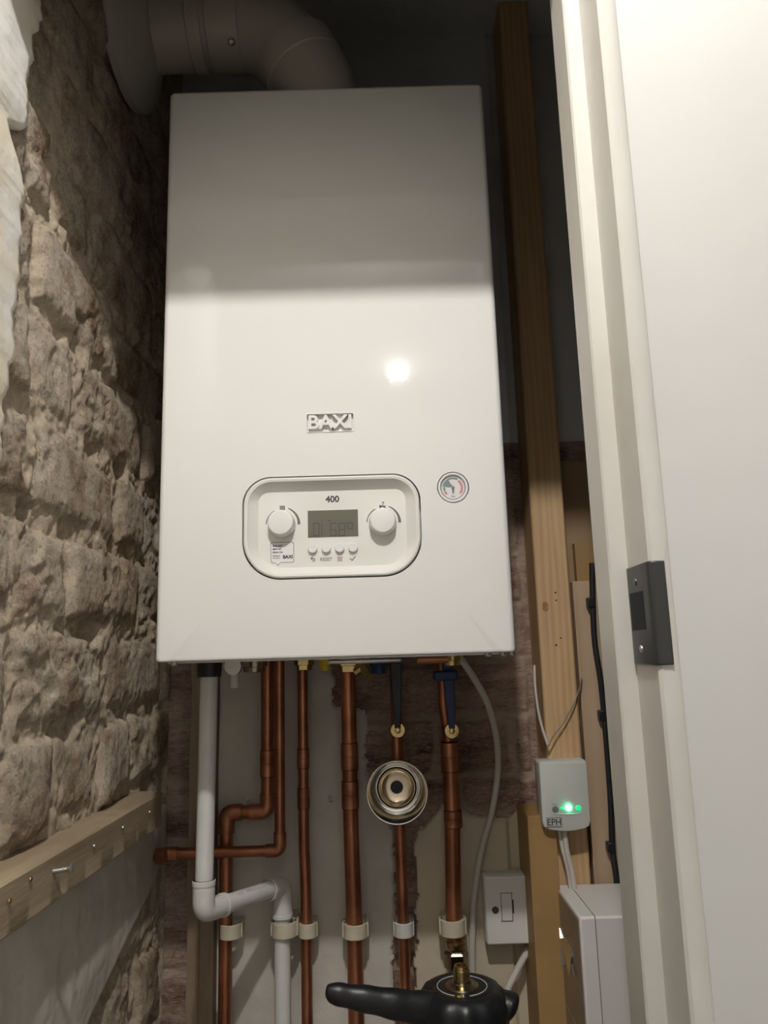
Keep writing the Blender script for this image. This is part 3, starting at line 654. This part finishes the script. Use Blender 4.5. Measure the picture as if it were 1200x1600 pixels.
# --- copper pipe 7
y7 = 0.308
c7 = thing('copper_pipe', (Q(706, 1400, y7).x, y7, Q(706, 1500, y7).z), 'rightmost thick copper pipe, ending in a silver nut above the black filter', 'pipe')
xa, xm, xb = Q(693, 1090, y7).x, Q(704, 1200, y7).x, Q(709, 1430, y7).x; zend = hz(712, 1478, y7)
obj('pipe', tube(B(), [(xa, y7, Z0), (xa, y7, hz(693, 1100, y7)), (xm - 0.001, y7, hz(703, 1158, y7))], 0.0076, 28), M['copper'], c7)
obj('thick_pipe', tube(B(), [(xm, y7, hz(704, 1160, y7)), (xm, y7, hz(705, 1260, y7)), (xb, y7, hz(708, 1420, y7)), (xb, y7, zend)], 0.0112, 32), M['copper'], c7)
coupling(c7, xm, y7, hz(704, 1205, y7), hz(704, 1160, y7), 0.0118); coupling(c7, xm + 0.0006, y7, hz(706, 1292, y7), hz(706, 1266, y7), 0.0118)
zn0 = hz(712, 1512, y7)
obj('nut', lathe(B(), (xb + 0.001, y7, zn0), (0, 0, 1), [(0, 0.0155), (0.001, 0.0172), (0.019, 0.0172), (0.022, 0.0150), (0.022, 0.0135), (0.030, 0.0135), (0.032, 0.010)], 6), M['nickel'], c7, smooth=0, bevel=0.0008)
obj('olive', lathe(B(), (xb + 0.001, y7, zn0 + 0.026), (0, 0, 1), [(0, 0.0135), (0.003, 0.0145), (0.008, 0.0142), (0.010, 0.0115)], 32), M['brass'], c7)
obj('tail_pipe', lathe(B(), (xb + 0.001, y7, zn0 - 0.05), (0, 0, 1), [(0, 0.0125), (0.055, 0.0125)], 32), M['nickel'], c7)

# isolation valves with black/blue levers
def valve(px_, top_y, nut_py, Y, m_lever, label, washer=12.0, lean=0, handle=None):
    c = Q(px_, nut_py, Y); t = thing('isolation_valve', (c.x, Y, c.z), label, 'valve')
    obj('washer', lathe(B(), (c.x, Y + 0.004, c.z), (0, -1, 0), [(0, 0.0105), (0.004, 0.0105), (0.005, 0.0098), (0.0052, 0.006)], 36), M['brass'], t)
    obj('stud', lathe(B(), (c.x, Y - 0.001, c.z), (0, -1, 0), [(0, 0.0045), (0.0045, 0.0042), (0.0052, 0.003), (0.0052, 0.0001)], 24), M['brass'], t)
    obj('valve_body', lathe(B(), (c.x, Y + 0.002, c.z), (0, 1, 0), [(0, 0.0095), (0.012, 0.0085), (0.05, 0.0085)], 24), M['brass'], t)
    zt_ = Z0 - 0.010; w0, w1 = 0.0085, 0.0042
    lb = B(); x_ = c.x + lean
    loft(lb, [[(x_ - w0, Y - 0.010, zt_), (x_ + w0, Y - 0.010, zt_), (x_ + w0, Y - 0.006, zt_), (x_ - w0, Y - 0.006, zt_)],
              [(c.x - w1*1.4, Y - 0.006, c.z + 0.025), (c.x + w1*1.4, Y - 0.006, c.z + 0.025), (c.x + w1*1.4, Y - 0.002, c.z + 0.025), (c.x - w1*1.4, Y - 0.002, c.z + 0.025)],
              [(c.x - w1, Y - 0.004, c.z + 0.003), (c.x + w1, Y - 0.004, c.z + 0.003), (c.x + w1, Y - 0.001, c.z + 0.003), (c.x - w1, Y - 0.001, c.z + 0.003)]])
    obj('lever', lb, m_lever, t, bevel=0.0012, smooth=35)
    if handle:
        hb_ = B(); pxbox(hb_, *handle, Y - 0.022, Y - 0.006); obj('grip', hb_, M['blue'], t, bevel=0.003)
    return t
valve(621.5, 1050, 1141, 0.272, M['black'], 'brass isolation valve with a black lever above the round chrome cup')
valve(706, 1050, 1142, 0.268, M['blue'], 'brass isolation valve with a dark blue lever on the rightmost copper pipe', lean=-0.003, handle=(677, 1048, 716, 1064))
# fittings hanging just under the boiler
def fitting(name, px_, Y, r, h_, m_, label, cat='fitting', hexn=32, dy=0.0):
    x_ = Q(px_, 1045, Y).x
    o = obj(name, lathe(B(), (x_, Y, Z0 - 0.001), (0, 0, -1), [(0, r*0.8), (0.001, r), (h_*0.55, r), (h_*0.6, r*0.82), (h_, r*0.78), (h_ + 0.001, r*0.5)], hexn), m_, None, smooth=30)
    return setp(o, label, cat)
fitting('compression_nut', 397, 0.26, 0.019, 0.016, M['nickel'], 'silver ribbed nut under the boiler just left of the stepped copper pipe')
fitting('compression_nut', 475, 0.24, 0.014, 0.015, M['brass'], 'dull round nut above the kinked thin copper pipe', hexn=6)
fitting('compression_nut', 545, 0.22, 0.020, 0.019, M['brass'], 'large brass nut above the middle straight copper pipe', hexn=6)
fitting('compression_nut', 707, 0.18, 0.013, 0.014, M['brass'], 'brass nut under the boiler beside the white flexible cable', hexn=24)
fitting('valve_cap', 508, 0.19, 0.008, 0.016, M['yellow'], 'small yellow cap under the boiler left of the large brass nut', 'cap')
fitting('valve_cap', 592, 0.20, 0.013, 0.022, M['blue'], 'dark blue cap under the boiler left of the black lever', 'cap')
dc = Q(366, 1045, 0.16)
dt = thing('drain_tap', (dc.x, 0.16, dc.z), 'small grey plastic drain tap hanging under the boiler beside the black cap', 'tap')
obj('tap_body', lathe(B(), (dc.x, 0.150, Z0 - 0.008), (0, 1, 0), [(0, 0.0085), (0, 0.0105), (0.016, 0.0105), (0.016, 0.0085)], 28), M['steel'], dt, smooth=30)
obj('spout', tube(B(), [(dc.x + 0.001, 0.157, Z0 - 0.012), (dc.x + 0.002, 0.157, Z0 - 0.035)], 0.0058, 20), M['clipw'], dt)
fa = Q(570, 1035, 0.16); obj_ = obj('filling_loop_end', tube(B(), [(Q(556, 1050, 0.17).x, 0.17, Z0 - 0.020), (Q(567, 1040, 0.16).x, 0.165, Z0 - 0.014), (Q(576, 1052, 0.15).x, 0.15, Z0 - 0.026)], 0.0055, 20), M['brass']); setp(obj_, 'angled brass stub pointing down right of the large brass nut', 'fitting')
cb = obj('copper_stub', tube(B(), [(Q(652, 1032, 0.12).x, 0.12, Z0 - 0.006), (Q(700, 1032, 0.12).x, 0.12, Z0 - 0.006)], 0.0048, 20), M['copper']); setp(cb, 'short bright copper stub lying level under the boiler near the blue lever', 'pipe')

# pipe clips
def clip(px_, py, Y, r, m_, label, hgt=0.0185):
    c = Q(px_, py, Y - r - 0.004); c = Vector((c.x, Y, c.z)); bm = B(); ro, ri = r + 0.0045, r + 0.0003
    out = []; inn = []
    for k in range(29):
        a = math.radians(-220 + 260 * k / 28)
        a = math.radians(150 + 240 * k / 28)
        out.append((c.x + ro * math.cos(a), c.y + ro * math.sin(a))); inn.append((c.x + ri * math.cos(a), c.y + ri * math.sin(a)))
    loft(bm, [[(x, y, z) for x, y in out + inn[::-1]] for z in (c.z - hgt/2, c.z + hgt/2)])
    box(bm, (c.x - ro * 0.9, c.y + ri*0.9, c.z - hgt/2), (c.x + ro * 0.9, WY - 0.004, c.z + hgt/2))
    box(bm, (c.x + ro*0.75, c.y - ri*0.1, c.z - hgt/2), (c.x + ro*1.12, c.y + ro*1.2, c.z + hgt/2)); box(bm, (c.x - ro*1.12, c.y - ri*0.1, c.z - hgt/2), (c.x - ro*0.75, c.y + ro*1.2, c.z + hgt/2))
    o = obj('pipe_clip', bm, m_, None, smooth=30, bevel=0.0006)
    return setp(o, label, 'clip')
clip(357, 1459, y2, 0.0105, M['clip'], 'cream pipe clip on the thick copper pipe left of the white waste pipe')
clip(442, 1457, 0.300, 0.0125, M['clip'], 'cream pipe clip holding the lower white waste pipe')
clip(479, 1457, y4, 0.0085, M['clip'], 'cream pipe clip on the kinked thin copper pipe')
clip(554.5, 1459, y5, 0.0120, M['clip'], 'cream pipe clip on the middle straight copper pipe above the black handle')
clip(631, 1456, y6, 0.0088, M['clipw'], 'white pipe clip on the thin copper pipe below the round chrome cup')
clip(709, 1454, y7, 0.0125, M['clip'], 'cream pipe clip just above the silver nut over the black filter', 0.0205)

# chrome cup
cc = Q(620.5, 1238, 0.235); t = thing('chrome_cup', (cc.x, 0.235, cc.z), 'round polished chrome cup with a black centre, facing out from the pipes', 'cup')
k = 0.0415 / 0.042
obj('cup_shell', lathe(B(), (cc.x, 0.235, cc.z), (0, 1, 0), [(0.071, 0.0001), (0.070, 0.012), (0.068, 0.024), (0.045, 0.034), (0.004, 0.0412), (0.0, 0.0418), (-0.0012, 0.0410), (-0.001, 0.0400), (0.004, 0.0385), (0.030, 0.0340), (0.038, 0.0320), (0.0385, 0.0300), (0.0375, 0.0290), (0.0375, 0.0280)], 72, None, False), M['chrome'], t, smooth=40)
obj('dish', lathe(B(), (cc.x, 0.235, cc.z), (0, 1, 0), [(0.0375, 0.0285), (0.041, 0.0265), (0.0445, 0.0235), (0.0465, 0.019), (0.0475, 0.012), (0.0478, 0.0001)], 64, None, False), M['dish'], t, smooth=50)
obj('hub', lathe(B(), (cc.x, 0.285, cc.z - 0.001), (0, -1, 0), [(0, 0.0088), (0.004, 0.0088), (0.006, 0.0070), (0.006, 0.0045), (0.003, 0.0040), (0.003, 0.0001)], 28), M['black'], t)

for (px_, py_, tx, lb_) in ((386, 1248, 0.1, 'small white wall plug in the grey render left of the thin right-angled copper pipe'), (515, 1245, 0.5, 'small white wall plug in the grey render left of the middle straight copper pipe')):
    q = Q(px_, py_, 0.346); setp(obj('wall_plug', lathe(B(), (q.x, 0.350, q.z), (0.25, -1, -0.15 - tx), [(-0.004, 0.0028), (0.010, 0.0031), (0.011, 0.0022), (0.006, 0.0018), (0.006, 0.0001)], 18), M['clipw']), lb_, 'plug')
# white flexible cable from boiler
cf = [Q(718, 1026, 0.20), Q(742, 1062, 0.23), Q(762, 1100, 0.26), Q(775, 1150, 0.30), Q(778, 1200, 0.33), Q(770, 1262, 0.335), Q(752, 1330, 0.335), Q(741, 1400, 0.335), Q(738, 1460, 0.335), Q(738, 1520, 0.335), Q(740, 1640, 0.335)]
setp(obj('flexible_cable', tube(B(), spline(cf, 8), 0.0047, 16), M['cable_white']), 'white round cable curving down from the boiler to the right of the copper pipes', 'cable')

# ================================================================== MAGNETIC FILTER with handle
fy = 0.205; fc = Q(722, 1542, fy)
mf = thing('magnetic_filter', (fc.x, fy, fc.z - 0.15), 'black round system filter with a brass stem and a long handle pointing left', 'filter')
sc_ = 0.90
def lob(a, d): return 1 + 0.022 * math.cos(a * 12) * (1 if -0.05 < d < -0.002 else 0)
obj('filter_body', lathe(B(), fc, (0, 0, 1), [(-0.30, 0.040), (-0.06, 0.047), (-0.045, 0.0555), (-0.018, 0.0565), (-0.010, 0.055), (-0.003, 0.050), (0.0, 0.046), (0.001, 0.040), (0.0005, 0.036)], 144, lob), M['black'], mf, smooth=50)
obj('top_disc', lathe(B(), fc, (0, 0, 1), [(-0.002, 0.037), (0.0012, 0.037), (0.0014, 0.020), (0.0014, 0.0001)], 72), M['black'], mf)
rg = B(); 
for (a0_, a1_) in ((-78, 248),):
    n = 80; rings = []
    for k in range(n + 1):
        a = math.radians(a0_ + (a1_ - a0_) * k / n); rings.append([(fc.x + r_ * math.cos(a), fc.y + r_ * math.sin(a), fc.z + z_) for r_, z_ in ((0.0315, 0.0012), (0.0315, 0.0020), (0.0307, 0.0020), (0.0307, 0.0012))])
    loft(rg, rings)
obj('printed_ring', rg, M['sticker'], mf, smooth=0)
mk = B(); box(mk, (fc.x - 0.002, fc.y - 0.0335, fc.z + 0.0014), (fc.x - 0.0008, fc.y - 0.028, fc.z + 0.0022)); obj('white_mark', mk, M['sticker'], mf, smooth=0)
mk = B(); box(mk, (fc.x - 0.009, fc.y - 0.0325, fc.z + 0.0014), (fc.x - 0.004, fc.y - 0.030, fc.z + 0.0022)); box(mk, (fc.x - 0.0075, fc.y - 0.034, fc.z + 0.0014), (fc.x - 0.0055, fc.y - 0.029, fc.z + 0.0022)); obj('yellow_mark', mk, M['yellow'], mf, smooth=0)
obj('flange', lathe(B(), fc + Vector((0, 0, 0.001)), (0, 0, 1), [(0, 0.022), (0.002, 0.021), (0.003, 0.015), (0.004, 0.0125), (0.006, 0.0120)], 48), M['nickel'], mf, smooth=30)
obj('stem', lathe(B(), fc + Vector((0, 0, 0.003)), (0, 0, 1), [(0, 0.0098), (0.004, 0.0098), (0.005, 0.0105), (0.017, 0.0105), (0.018, 0.0095), (0.022, 0.0088), (0.022, 0.006), (0.018, 0.0055), (0.018, 0.0001)], 40), M['brass'], mf, smooth=30)
# handle arm
ha = [Q(508, 1552, 0.17), Q(520, 1552, 0.17), Q(548, 1557, 0.172), Q(590, 1564, 0.175), Q(630, 1571, 0.18), Q(670, 1576, 0.188), Q(700, 1578, 0.195)]
hp = spline(ha, 24); hr = []
for i, p in enumerate(hp):
    t_ = i / (len(hp) - 1); r_ = 0.0098 + 0.0120 * t_ + 0.0005 * math.sin(t_ * 34); 
    if t_ < 0.17: r_ *= math.sqrt(max(0.003, 1 - (1 - t_ / 0.17) ** 2))
    hr.append(r_)
obj('handle', tube(B(), hp, hr, 28, 0.8), M['black'], mf, smooth=60)
obj('handle_stop', tube(B(), spline([fc + Vector((0.045, 0, -0.022)), fc + Vector((0.058, -0.002, -0.024)), fc + Vector((0.066, -0.004, -0.028))], 6), [0.018]*8 + [0.0175, 0.016, 0.0135, 0.010, 0.004], 24), M['black'], mf, smooth=60)

# ================================================================== SPUR SWITCH, BOARDS, STUD
sw = Q(790, 1420, 0.315)
s_t = thing('fused_spur', (sw.x, 0.34, sw.z), 'white fused spur switch plate on the cream wall beside the tan board', 'switch')
bm = B(); pxbox(bm, 757, 1366, 843, 1474, 0.322, WY - 0.004); obj('back_box', bm, M['plastic'], s_t, bevel=0.003)
bm = B(); pxbox(bm, 759, 1369, 846, 1476, 0.314, 0.3225); obj('face_plate', bm, M['plastic'], s_t, bevel=0.0025, seg=3)
q = Q(774, 1422, 0.314); obj('flex_outlet', lathe(B(), (q.x, 0.3145, q.z), (0, -1, 0), [(0, 0.0048), (0.0012, 0.0048), (0.0014, 0.0036), (0.0006, 0.003), (0.0006, 0.0001)], 24), M['ink'], s_t)
def frame4(b_, x0, y0, x1, y1, Y, w=0.6):
    for r_ in ((x0, y0, x1, y0 + w), (x0, y1 - w, x1, y1), (x0, y0, x0 + w, y1), (x1 - w, y0, x1, y1)): pxbox(b_, *r_, Y - 0.0003, Y + 0.001)
bm = B(); pxbox(bm, 784, 1396, 800, 1439, 0.3128, 0.316); fh = obj('fuse_holder', bm, M['plastic'], s_t, bevel=0.0006)
bm = B(); frame4(bm, 783, 1395, 801, 1440, 0.3138, 1.0); obj('fuse_gap', bm, M['inkgrey'], s_t, smooth=0)
bm = B(); pxbox(bm, 800.5, 1406, 803, 1427, 0.3132, 0.316); obj('fuse_slot', bm, M['ink'], s_t, smooth=0)
setp(obj('spur_cable', tube(B(), spline([Q(833, 1466, 0.335), Q(822, 1490, 0.33), Q(806, 1520, 0.325), Q(792, 1552, 0.32), Q(784, 1600, 0.32), Q(780, 1660, 0.32)], 8), 0.0048, 16), M['cable_white']), 'beige cable dropping from the fused spur towards the black filter', 'cable')
# tan fibreboard upright
st_x = Q(833, 850, 0.285).x; bm = B(); a = Q(833, 1430, 0.262); zt_ = Q(850, 1272, 0.272).z; b_x = Q(878, 1430, 0.262).x
box(bm, (a.x, 0.262, FL), (b_x, 0.2835, zt_)); fb2 = B(); loft(fb2, [[(a.x, 0.262, z), (b_x, 0.262, z), (b_x, 0.2835, z), (st_x - 0.003, 0.2835, z), (st_x - 0.003, WY - 0.002, z), (a.x, WY - 0.002, z)] for z in (FL, zt_)]); bm.free(); bm = fb2; setp(obj('fibreboard_upright', bm, M['hardboard'], None, bevel=0.001), 'tan fibreboard strip standing on end beside the fused spur', 'board')
# pine stud
st_l = Q(833, 850, 0.285).x; st_r = Q(886, 850, 0.285).x
bm = B(); box(bm, (st_l, 0.285, FL), (st_r, WY + 0.003, ZT)); stud = setp(obj('timber_stud', bm, M['pine'], None, bevel=0.004, seg=3), 'upright pine timber stud to the right of the boiler', 'timber')
for (kx, ky, r_) in ((868, 926, 1.6), (869, 938, 1.4), (876, 997, 1.3), (869, 1008, 1.8)):
    q = Q(kx, ky, 0.285); obj('nail_hole', lathe(B(), (q.x, 0.2855, q.z), (0, -1, 0), [(0, r_/1200), (0.0008, r_/1200)], 12), M['hole'], stud)
q = Q(852, 948, 0.285); obj('knot', lathe(B(), (q.x, 0.2852, q.z), (0, -1, 0), [(0, 0.006), (0.0006, 0.0055), (0.0007, 0.0001)], 24, lambda a, d: 1 + 0.25*math.cos(2*a)), mat('knot', (0.30, 0.14, 0.06), 0.6, col2=(0.45, 0.24, 0.10), scale=200), stud)
# boards to the right of the stud
zt1 = Q(895, 722, 0.338).z
bm = B(); box(bm, (st_r - 0.004, 0.338, FL), (0.50, 0.351, zt1)); setp(obj('backing_board', bm, M['brownboard'], None, smooth=0), 'brown backing board fixed behind the pine stud', 'board')
bm = B(); pxbox(bm, 900, 848, 955, 918, 0.322, 0.337); setp(obj('board_offcut', bm, M['hardboard'], None, smooth=0), 'small tan board offcut behind the pale board right of the pine stud', 'board')
lb = Q(894, 905, 0.298); zt2 = Q(905, 908, 0.298).z
bm = B(); box(bm, (lb.x, 0.298, FL), (0.60, 0.316, zt2)); setp(obj('pale_board', bm, M['ply'], None, bevel=0.001), 'tall pale board with a black cable clipped to it, right of the pine stud', 'board')
# old wooden post in the left corner
bm = B(); 
loops = []
for i in range(60):
    z = FL + (CZ + 0.02 - FL) * i / 59; n1 = 0.003 * noise.noise(Vector((0, 0, z * 9)))
    x0, x1 = Q(293, 1400, 0.325).x + n1, Q(334, 1400, 0.325).x + n1 * 0.6
    loops.append([(x0, 0.325, z), ((x0+x1)/2 - 0.002, 0.322 + n1, z), ((x0+x1)/2, 0.326 + n1, z), (x1, 0.325, z), (x1, WY + 0.003, z), (x0, WY + 0.003, z)])
loft(bm, loops); setp(obj('old_timber_post', bm, M['oldwood'], None), 'weathered brown timber post in the back left corner behind the waste pipe', 'timber')

# ledge batten on left wall
lx = -0.308; zt3, zb3 = QX(125, 1308, lx).z, QX(125, 1370, lx).z
zt3, zb3 = QX(250, 1238, lx).z, QX(250, 1290, lx).z
ye = QX(253, 1250, lx).y
loops = []
for i in range(90):
    y = -0.55 + (ye + 0.55) * i / 89; n1 = 0.0012 * noise.noise(Vector((y * 30, 0, 1))); n2 = 0.0012 * noise.noise(Vector((y * 25, 5, 1))); xw = XL(y) - 0.012
    dz = 0.006 * (0.2 - y)
    xf = lx + 0.012 * min(0, y) * 0
    loops.append([(xw, y, zb3 + dz), (xf + n1, y, zb3 + n2 + dz), (xf + 0.0015 + n1, y, zb3 + 0.002 + dz), (xf + n2, y, (zb3 + zt3)/2 + dz), (xf + 0.001 + n1, y, zt3 - 0.002 + dz), (xf + n1 - 0.001, y, zt3 + n1 + dz), (xw, y, zt3 + 0.001 + dz)])
ledge = setp(obj('wall_batten', loft(B(), loops), M['ledge'], None, smooth=40), 'rough horizontal timber batten fixed along the left brick wall', 'timber')
q = QX(83, 1362, lx)
sb = B(); th = [(0, 0.0022)]; n = 12
for i in range(n): th += [(0.001 + i*0.0013, 0.0026), (0.00165 + i*0.0013, 0.0019)]
th += [(0.0175, 0.0022), (0.018, 0.0045), (0.0195, 0.0047), (0.0205, 0.003), (0.0205, 0.0001)]
obj('screw', lathe(B(), (lx - 0.002, q.y, q.z), (1, 0.05, 0.12), th, 20), M['steel'], ledge)
for (px_, py_) in ((12, 1408), (145, 1322), (190, 1293), (232, 1269), (45, 1374)):
    q = QX(px_, py_, lx); obj('nail', lathe(B(), (lx - 0.003, q.y, q.z), (1, 0, 0), [(0, 0.0012), (0.0045, 0.0012), (0.0045, 0.0022), (0.0055, 0.0020), (0.0056, 0.0001)], 14), M['brass'] if px_ < 50 else M['steel'], ledge)

# ================================================================== RECEIVER (timer box) on the stud
ry = 0.248
q0 = Q(845, 1245, ry); q1 = Q(921, 1245, ry); zt4 = Q(880, 1189, ry).z; zb4 = Q(880, 1300, ry).z
rc = thing('heating_receiver', ((q0.x + q1.x)/2, 0.27, zb4), 'small white heating receiver with a glowing green light, fixed to the pine stud', 'receiver')
def rc_outline(ins):
    w = q1.x - q0.x; cx = (q0.x + q1.x)/2; o = []
    x0, x1, z0, z1 = q0.x + ins, q1.x - ins, zb4 + ins, zt4 - ins
    o += [(x1 - 0.002, z1), (x0 + 0.002, z1), (x0, z1 - 0.002), (x0, z0 + 0.012), (x0 + 0.0025, z0 + 0.006), (x0 + 0.008, z0 + 0.003)]
    for k in range(1, 8): 
        t = k / 8; o.append((x0 + 0.008 + (x1 - x0 - 0.016) * t, z0 + 0.003 - 0.003 * math.sin(math.pi * t)))
    o += [(x1 - 0.008, z0 + 0.003), (x1 - 0.0025, z0 + 0.006), (x1, z0 + 0.012), (x1, z1 - 0.002)]
    return o
obj('receiver_case', loft(B(), [[(x, Y, z) for x, z in rc_outline(i)] for i, Y in ((0.0015, 0.2848), (0, 0.280), (0, ry + 0.004), (0.001, ry + 0.001), (0.003, ry))]), M['receiver'], rc, smooth=30)
e_ = ry - 0.0005
def rring(cx, cy, R, r, m_, nm, Yd=0.0012, par=None):
    q = Q(cx, cy, ry); return obj(nm, lathe(B(), (q.x, ry + 0.0005, q.z), (0, -1, 0), [(0, R), (Yd, R), (Yd + 0.0006, R*0.8), (Yd + 0.0006, 0.0001)], 24), m_, par or rc)
rring(867.5, 1264.5, 0.0042, 0, M['greybtn'], 'button')
rring(888.5, 1262, 0.0036, 0, M['led'], 'led')
rring(877.5, 1263, 0.0020, 0, M['led2'], 'led')
rring(904, 1262.5, 0.0038, 0, M['led2'], 'button')
bm = B(); pts_ = [Q(x, y, e_) for x, y in ((862, 1266), (864.5, 1271.5), (872, 1272), (890, 1272), (904, 1271.5), (909, 1268))]
tube(bm, pts_, 0.0004, 8); obj('moulded_line', bm, M['knob'], rc)
bm = B(); frame4(bm, 854, 1277.5, 878, 1293, ry, 0.7); obj('logo_frame', bm, M['inkgrey'], rc, smooth=0)
text('EPH', 855.5, 1279.5, 876.5, 1289.5, ry, M['ink'], rc, 'logo_lettering', bold=0.012)
text('CONTROLS', 855.5, 1290.4, 876.5, 1292.2, ry, M['inkgrey'], rc, 'logo_lettering')
text('Manual', 862, 1255.6, 871, 1257.4, ry, M['inkgrey'], rc, 'button_lettering')
lw = [Q(882, 1298, 0.262), Q(886, 1330, 0.262), Q(893, 1360, 0.262), Q(898, 1395, 0.262)]
lw2 = [Q(874, 1298, 0.266), Q(879, 1325, 0.266), Q(887, 1355, 0.266), Q(893, 1395, 0.266)]
setp(obj('receiver_cable', tube(B(), spline(lw, 6), 0.0036, 14), M['cable_white']), 'right one of two pale cables between the receiver and the white box', 'cable')
setp(obj('receiver_cable', tube(B(), spline(lw2, 6), 0.0032, 14), M['cable_white']), 'left one of two pale cables between the receiver and the white box', 'cable')
# thin wires over the stud
setp(obj('thin_wire', tube(B(), spline([Q(835, 1040, 0.30), Q(836, 1070, 0.287), Q(841, 1110, 0.28), Q(848, 1140, 0.275), Q(856, 1164, 0.27)], 8), 0.0019, 10), M['cable_white']), 'thin white wire hanging down the left edge of the pine stud', 'wire')
setp(obj('thin_wire', tube(B(), spline([Q(857, 1166, 0.272), Q(866, 1148, 0.272), Q(882, 1126, 0.274), Q(897, 1098, 0.276), Q(906, 1074, 0.285), Q(909, 1060, 0.296)], 8), 0.0010, 10), M['steel']), 'thin grey wire rising diagonally across the pine stud', 'wire')
# black cable with clips on the pale board
by = 0.290
bc = thing('black_cable', (Q(940, 1200, by).x, by, Q(940, 1410, by).z), 'black cable clipped down the pale board beside the door frame', 'cable')
bp_ = [Q(925, 880, by), Q(926, 940, by), Q(929, 1000, by), Q(938, 1060, by), Q(944, 1118, by), Q(949, 1180, by), Q(954, 1250, by), Q(957, 1325, by), Q(963, 1370, by), Q(966, 1412, by)]
obj('cable', tube(B(), spline(bp_, 6), 0.0042, 14), M['cable_black'], bc)
for (x_, y_) in ((926, 941), (944, 1118), (957, 1325)):
    bm = B(); pxbox(bm, x_ - 7, y_ - 8, x_ + 5, y_ + 8, by - 0.006, 0.2985); obj('cable_clip', bm, M['black'], bc, bevel=0.0015)
bm = B(); pxbox(bm, 953, 1404, 975, 1418, by - 0.006, 0.2985); obj('cable_end', bm, M['black'], bc, bevel=0.002)
# white box low right with a dark glossy side
w0 = Q(905, 1433, 0.15); zt5 = w0.z
wb = thing('white_control_box', (w0.x + 0.08, 0.22, FL), 'tall white box with a dark glossy side and chrome emblem, low on the right', 'cabinet')
bm = B(); box(bm, (w0.x, 0.15, zt5 - 0.45), (w0.x + 0.16, 0.2835, zt5)); obj('box_body', bm, M['boxwhite'], wb, bevel=0.003, seg=3)
bm = B(); box(bm, (w0.x + 0.0185, 0.1490, zt5 - 0.44), (w0.x + 0.0192, 0.28, zt5 + 0.0006)); obj('lid_seam', bm, M['inkgrey'], wb, smooth=0)
bm = B(); box(bm, (w0.x - 0.0012, 0.1535, zt5 - 0.445), (w0.x + 0.001, 0.281, zt5 - 0.004)); gp = obj('glossy_panel', bm, M['darkgloss'], wb, bevel=0.001)
bm = B(); box(bm, (w0.x - 0.0016, 0.155, zt5 - 0.141), (w0.x, 0.28, zt5 - 0.139)); obj('panel_line', bm, M['steel'], gp, smooth=0)
GX = w0.x - 0.0012
def gpt(px_, py_): q = QX(px_, py_, GX); return (GX, q.y, q.z)
def gshape(pp, d):
    b_ = B(); a = [Vector(gpt(*p)) for p in pp]; loft(b_, [[v + Vector((0.0005, 0, 0)) for v in a], [v - Vector((d, 0, 0)) for v in a]]); return b_
obj('chrome_emblem', gshape([(875, 1466), (888, 1465), (897, 1483), (893, 1526), (885, 1492)], 0.003), M['chrome'], gp, smooth=0, bevel=0.0005)
obj('chrome_emblem', gshape([(869, 1458), (873, 1476), (872, 1472)], 0.002), M['chrome'], gp, smooth=0)
obj('chrome_emblem', gshape([(874, 1450), (876, 1450), (880, 1508), (878, 1508)], 0.002), M['chrome'], gp, smooth=0)
obj('chrome_emblem', gshape([(895, 1508), (897, 1506), (901, 1524), (899, 1524)], 0.002), M['chrome'], gp, smooth=0)
print('objects', len(bpy.data.objects))
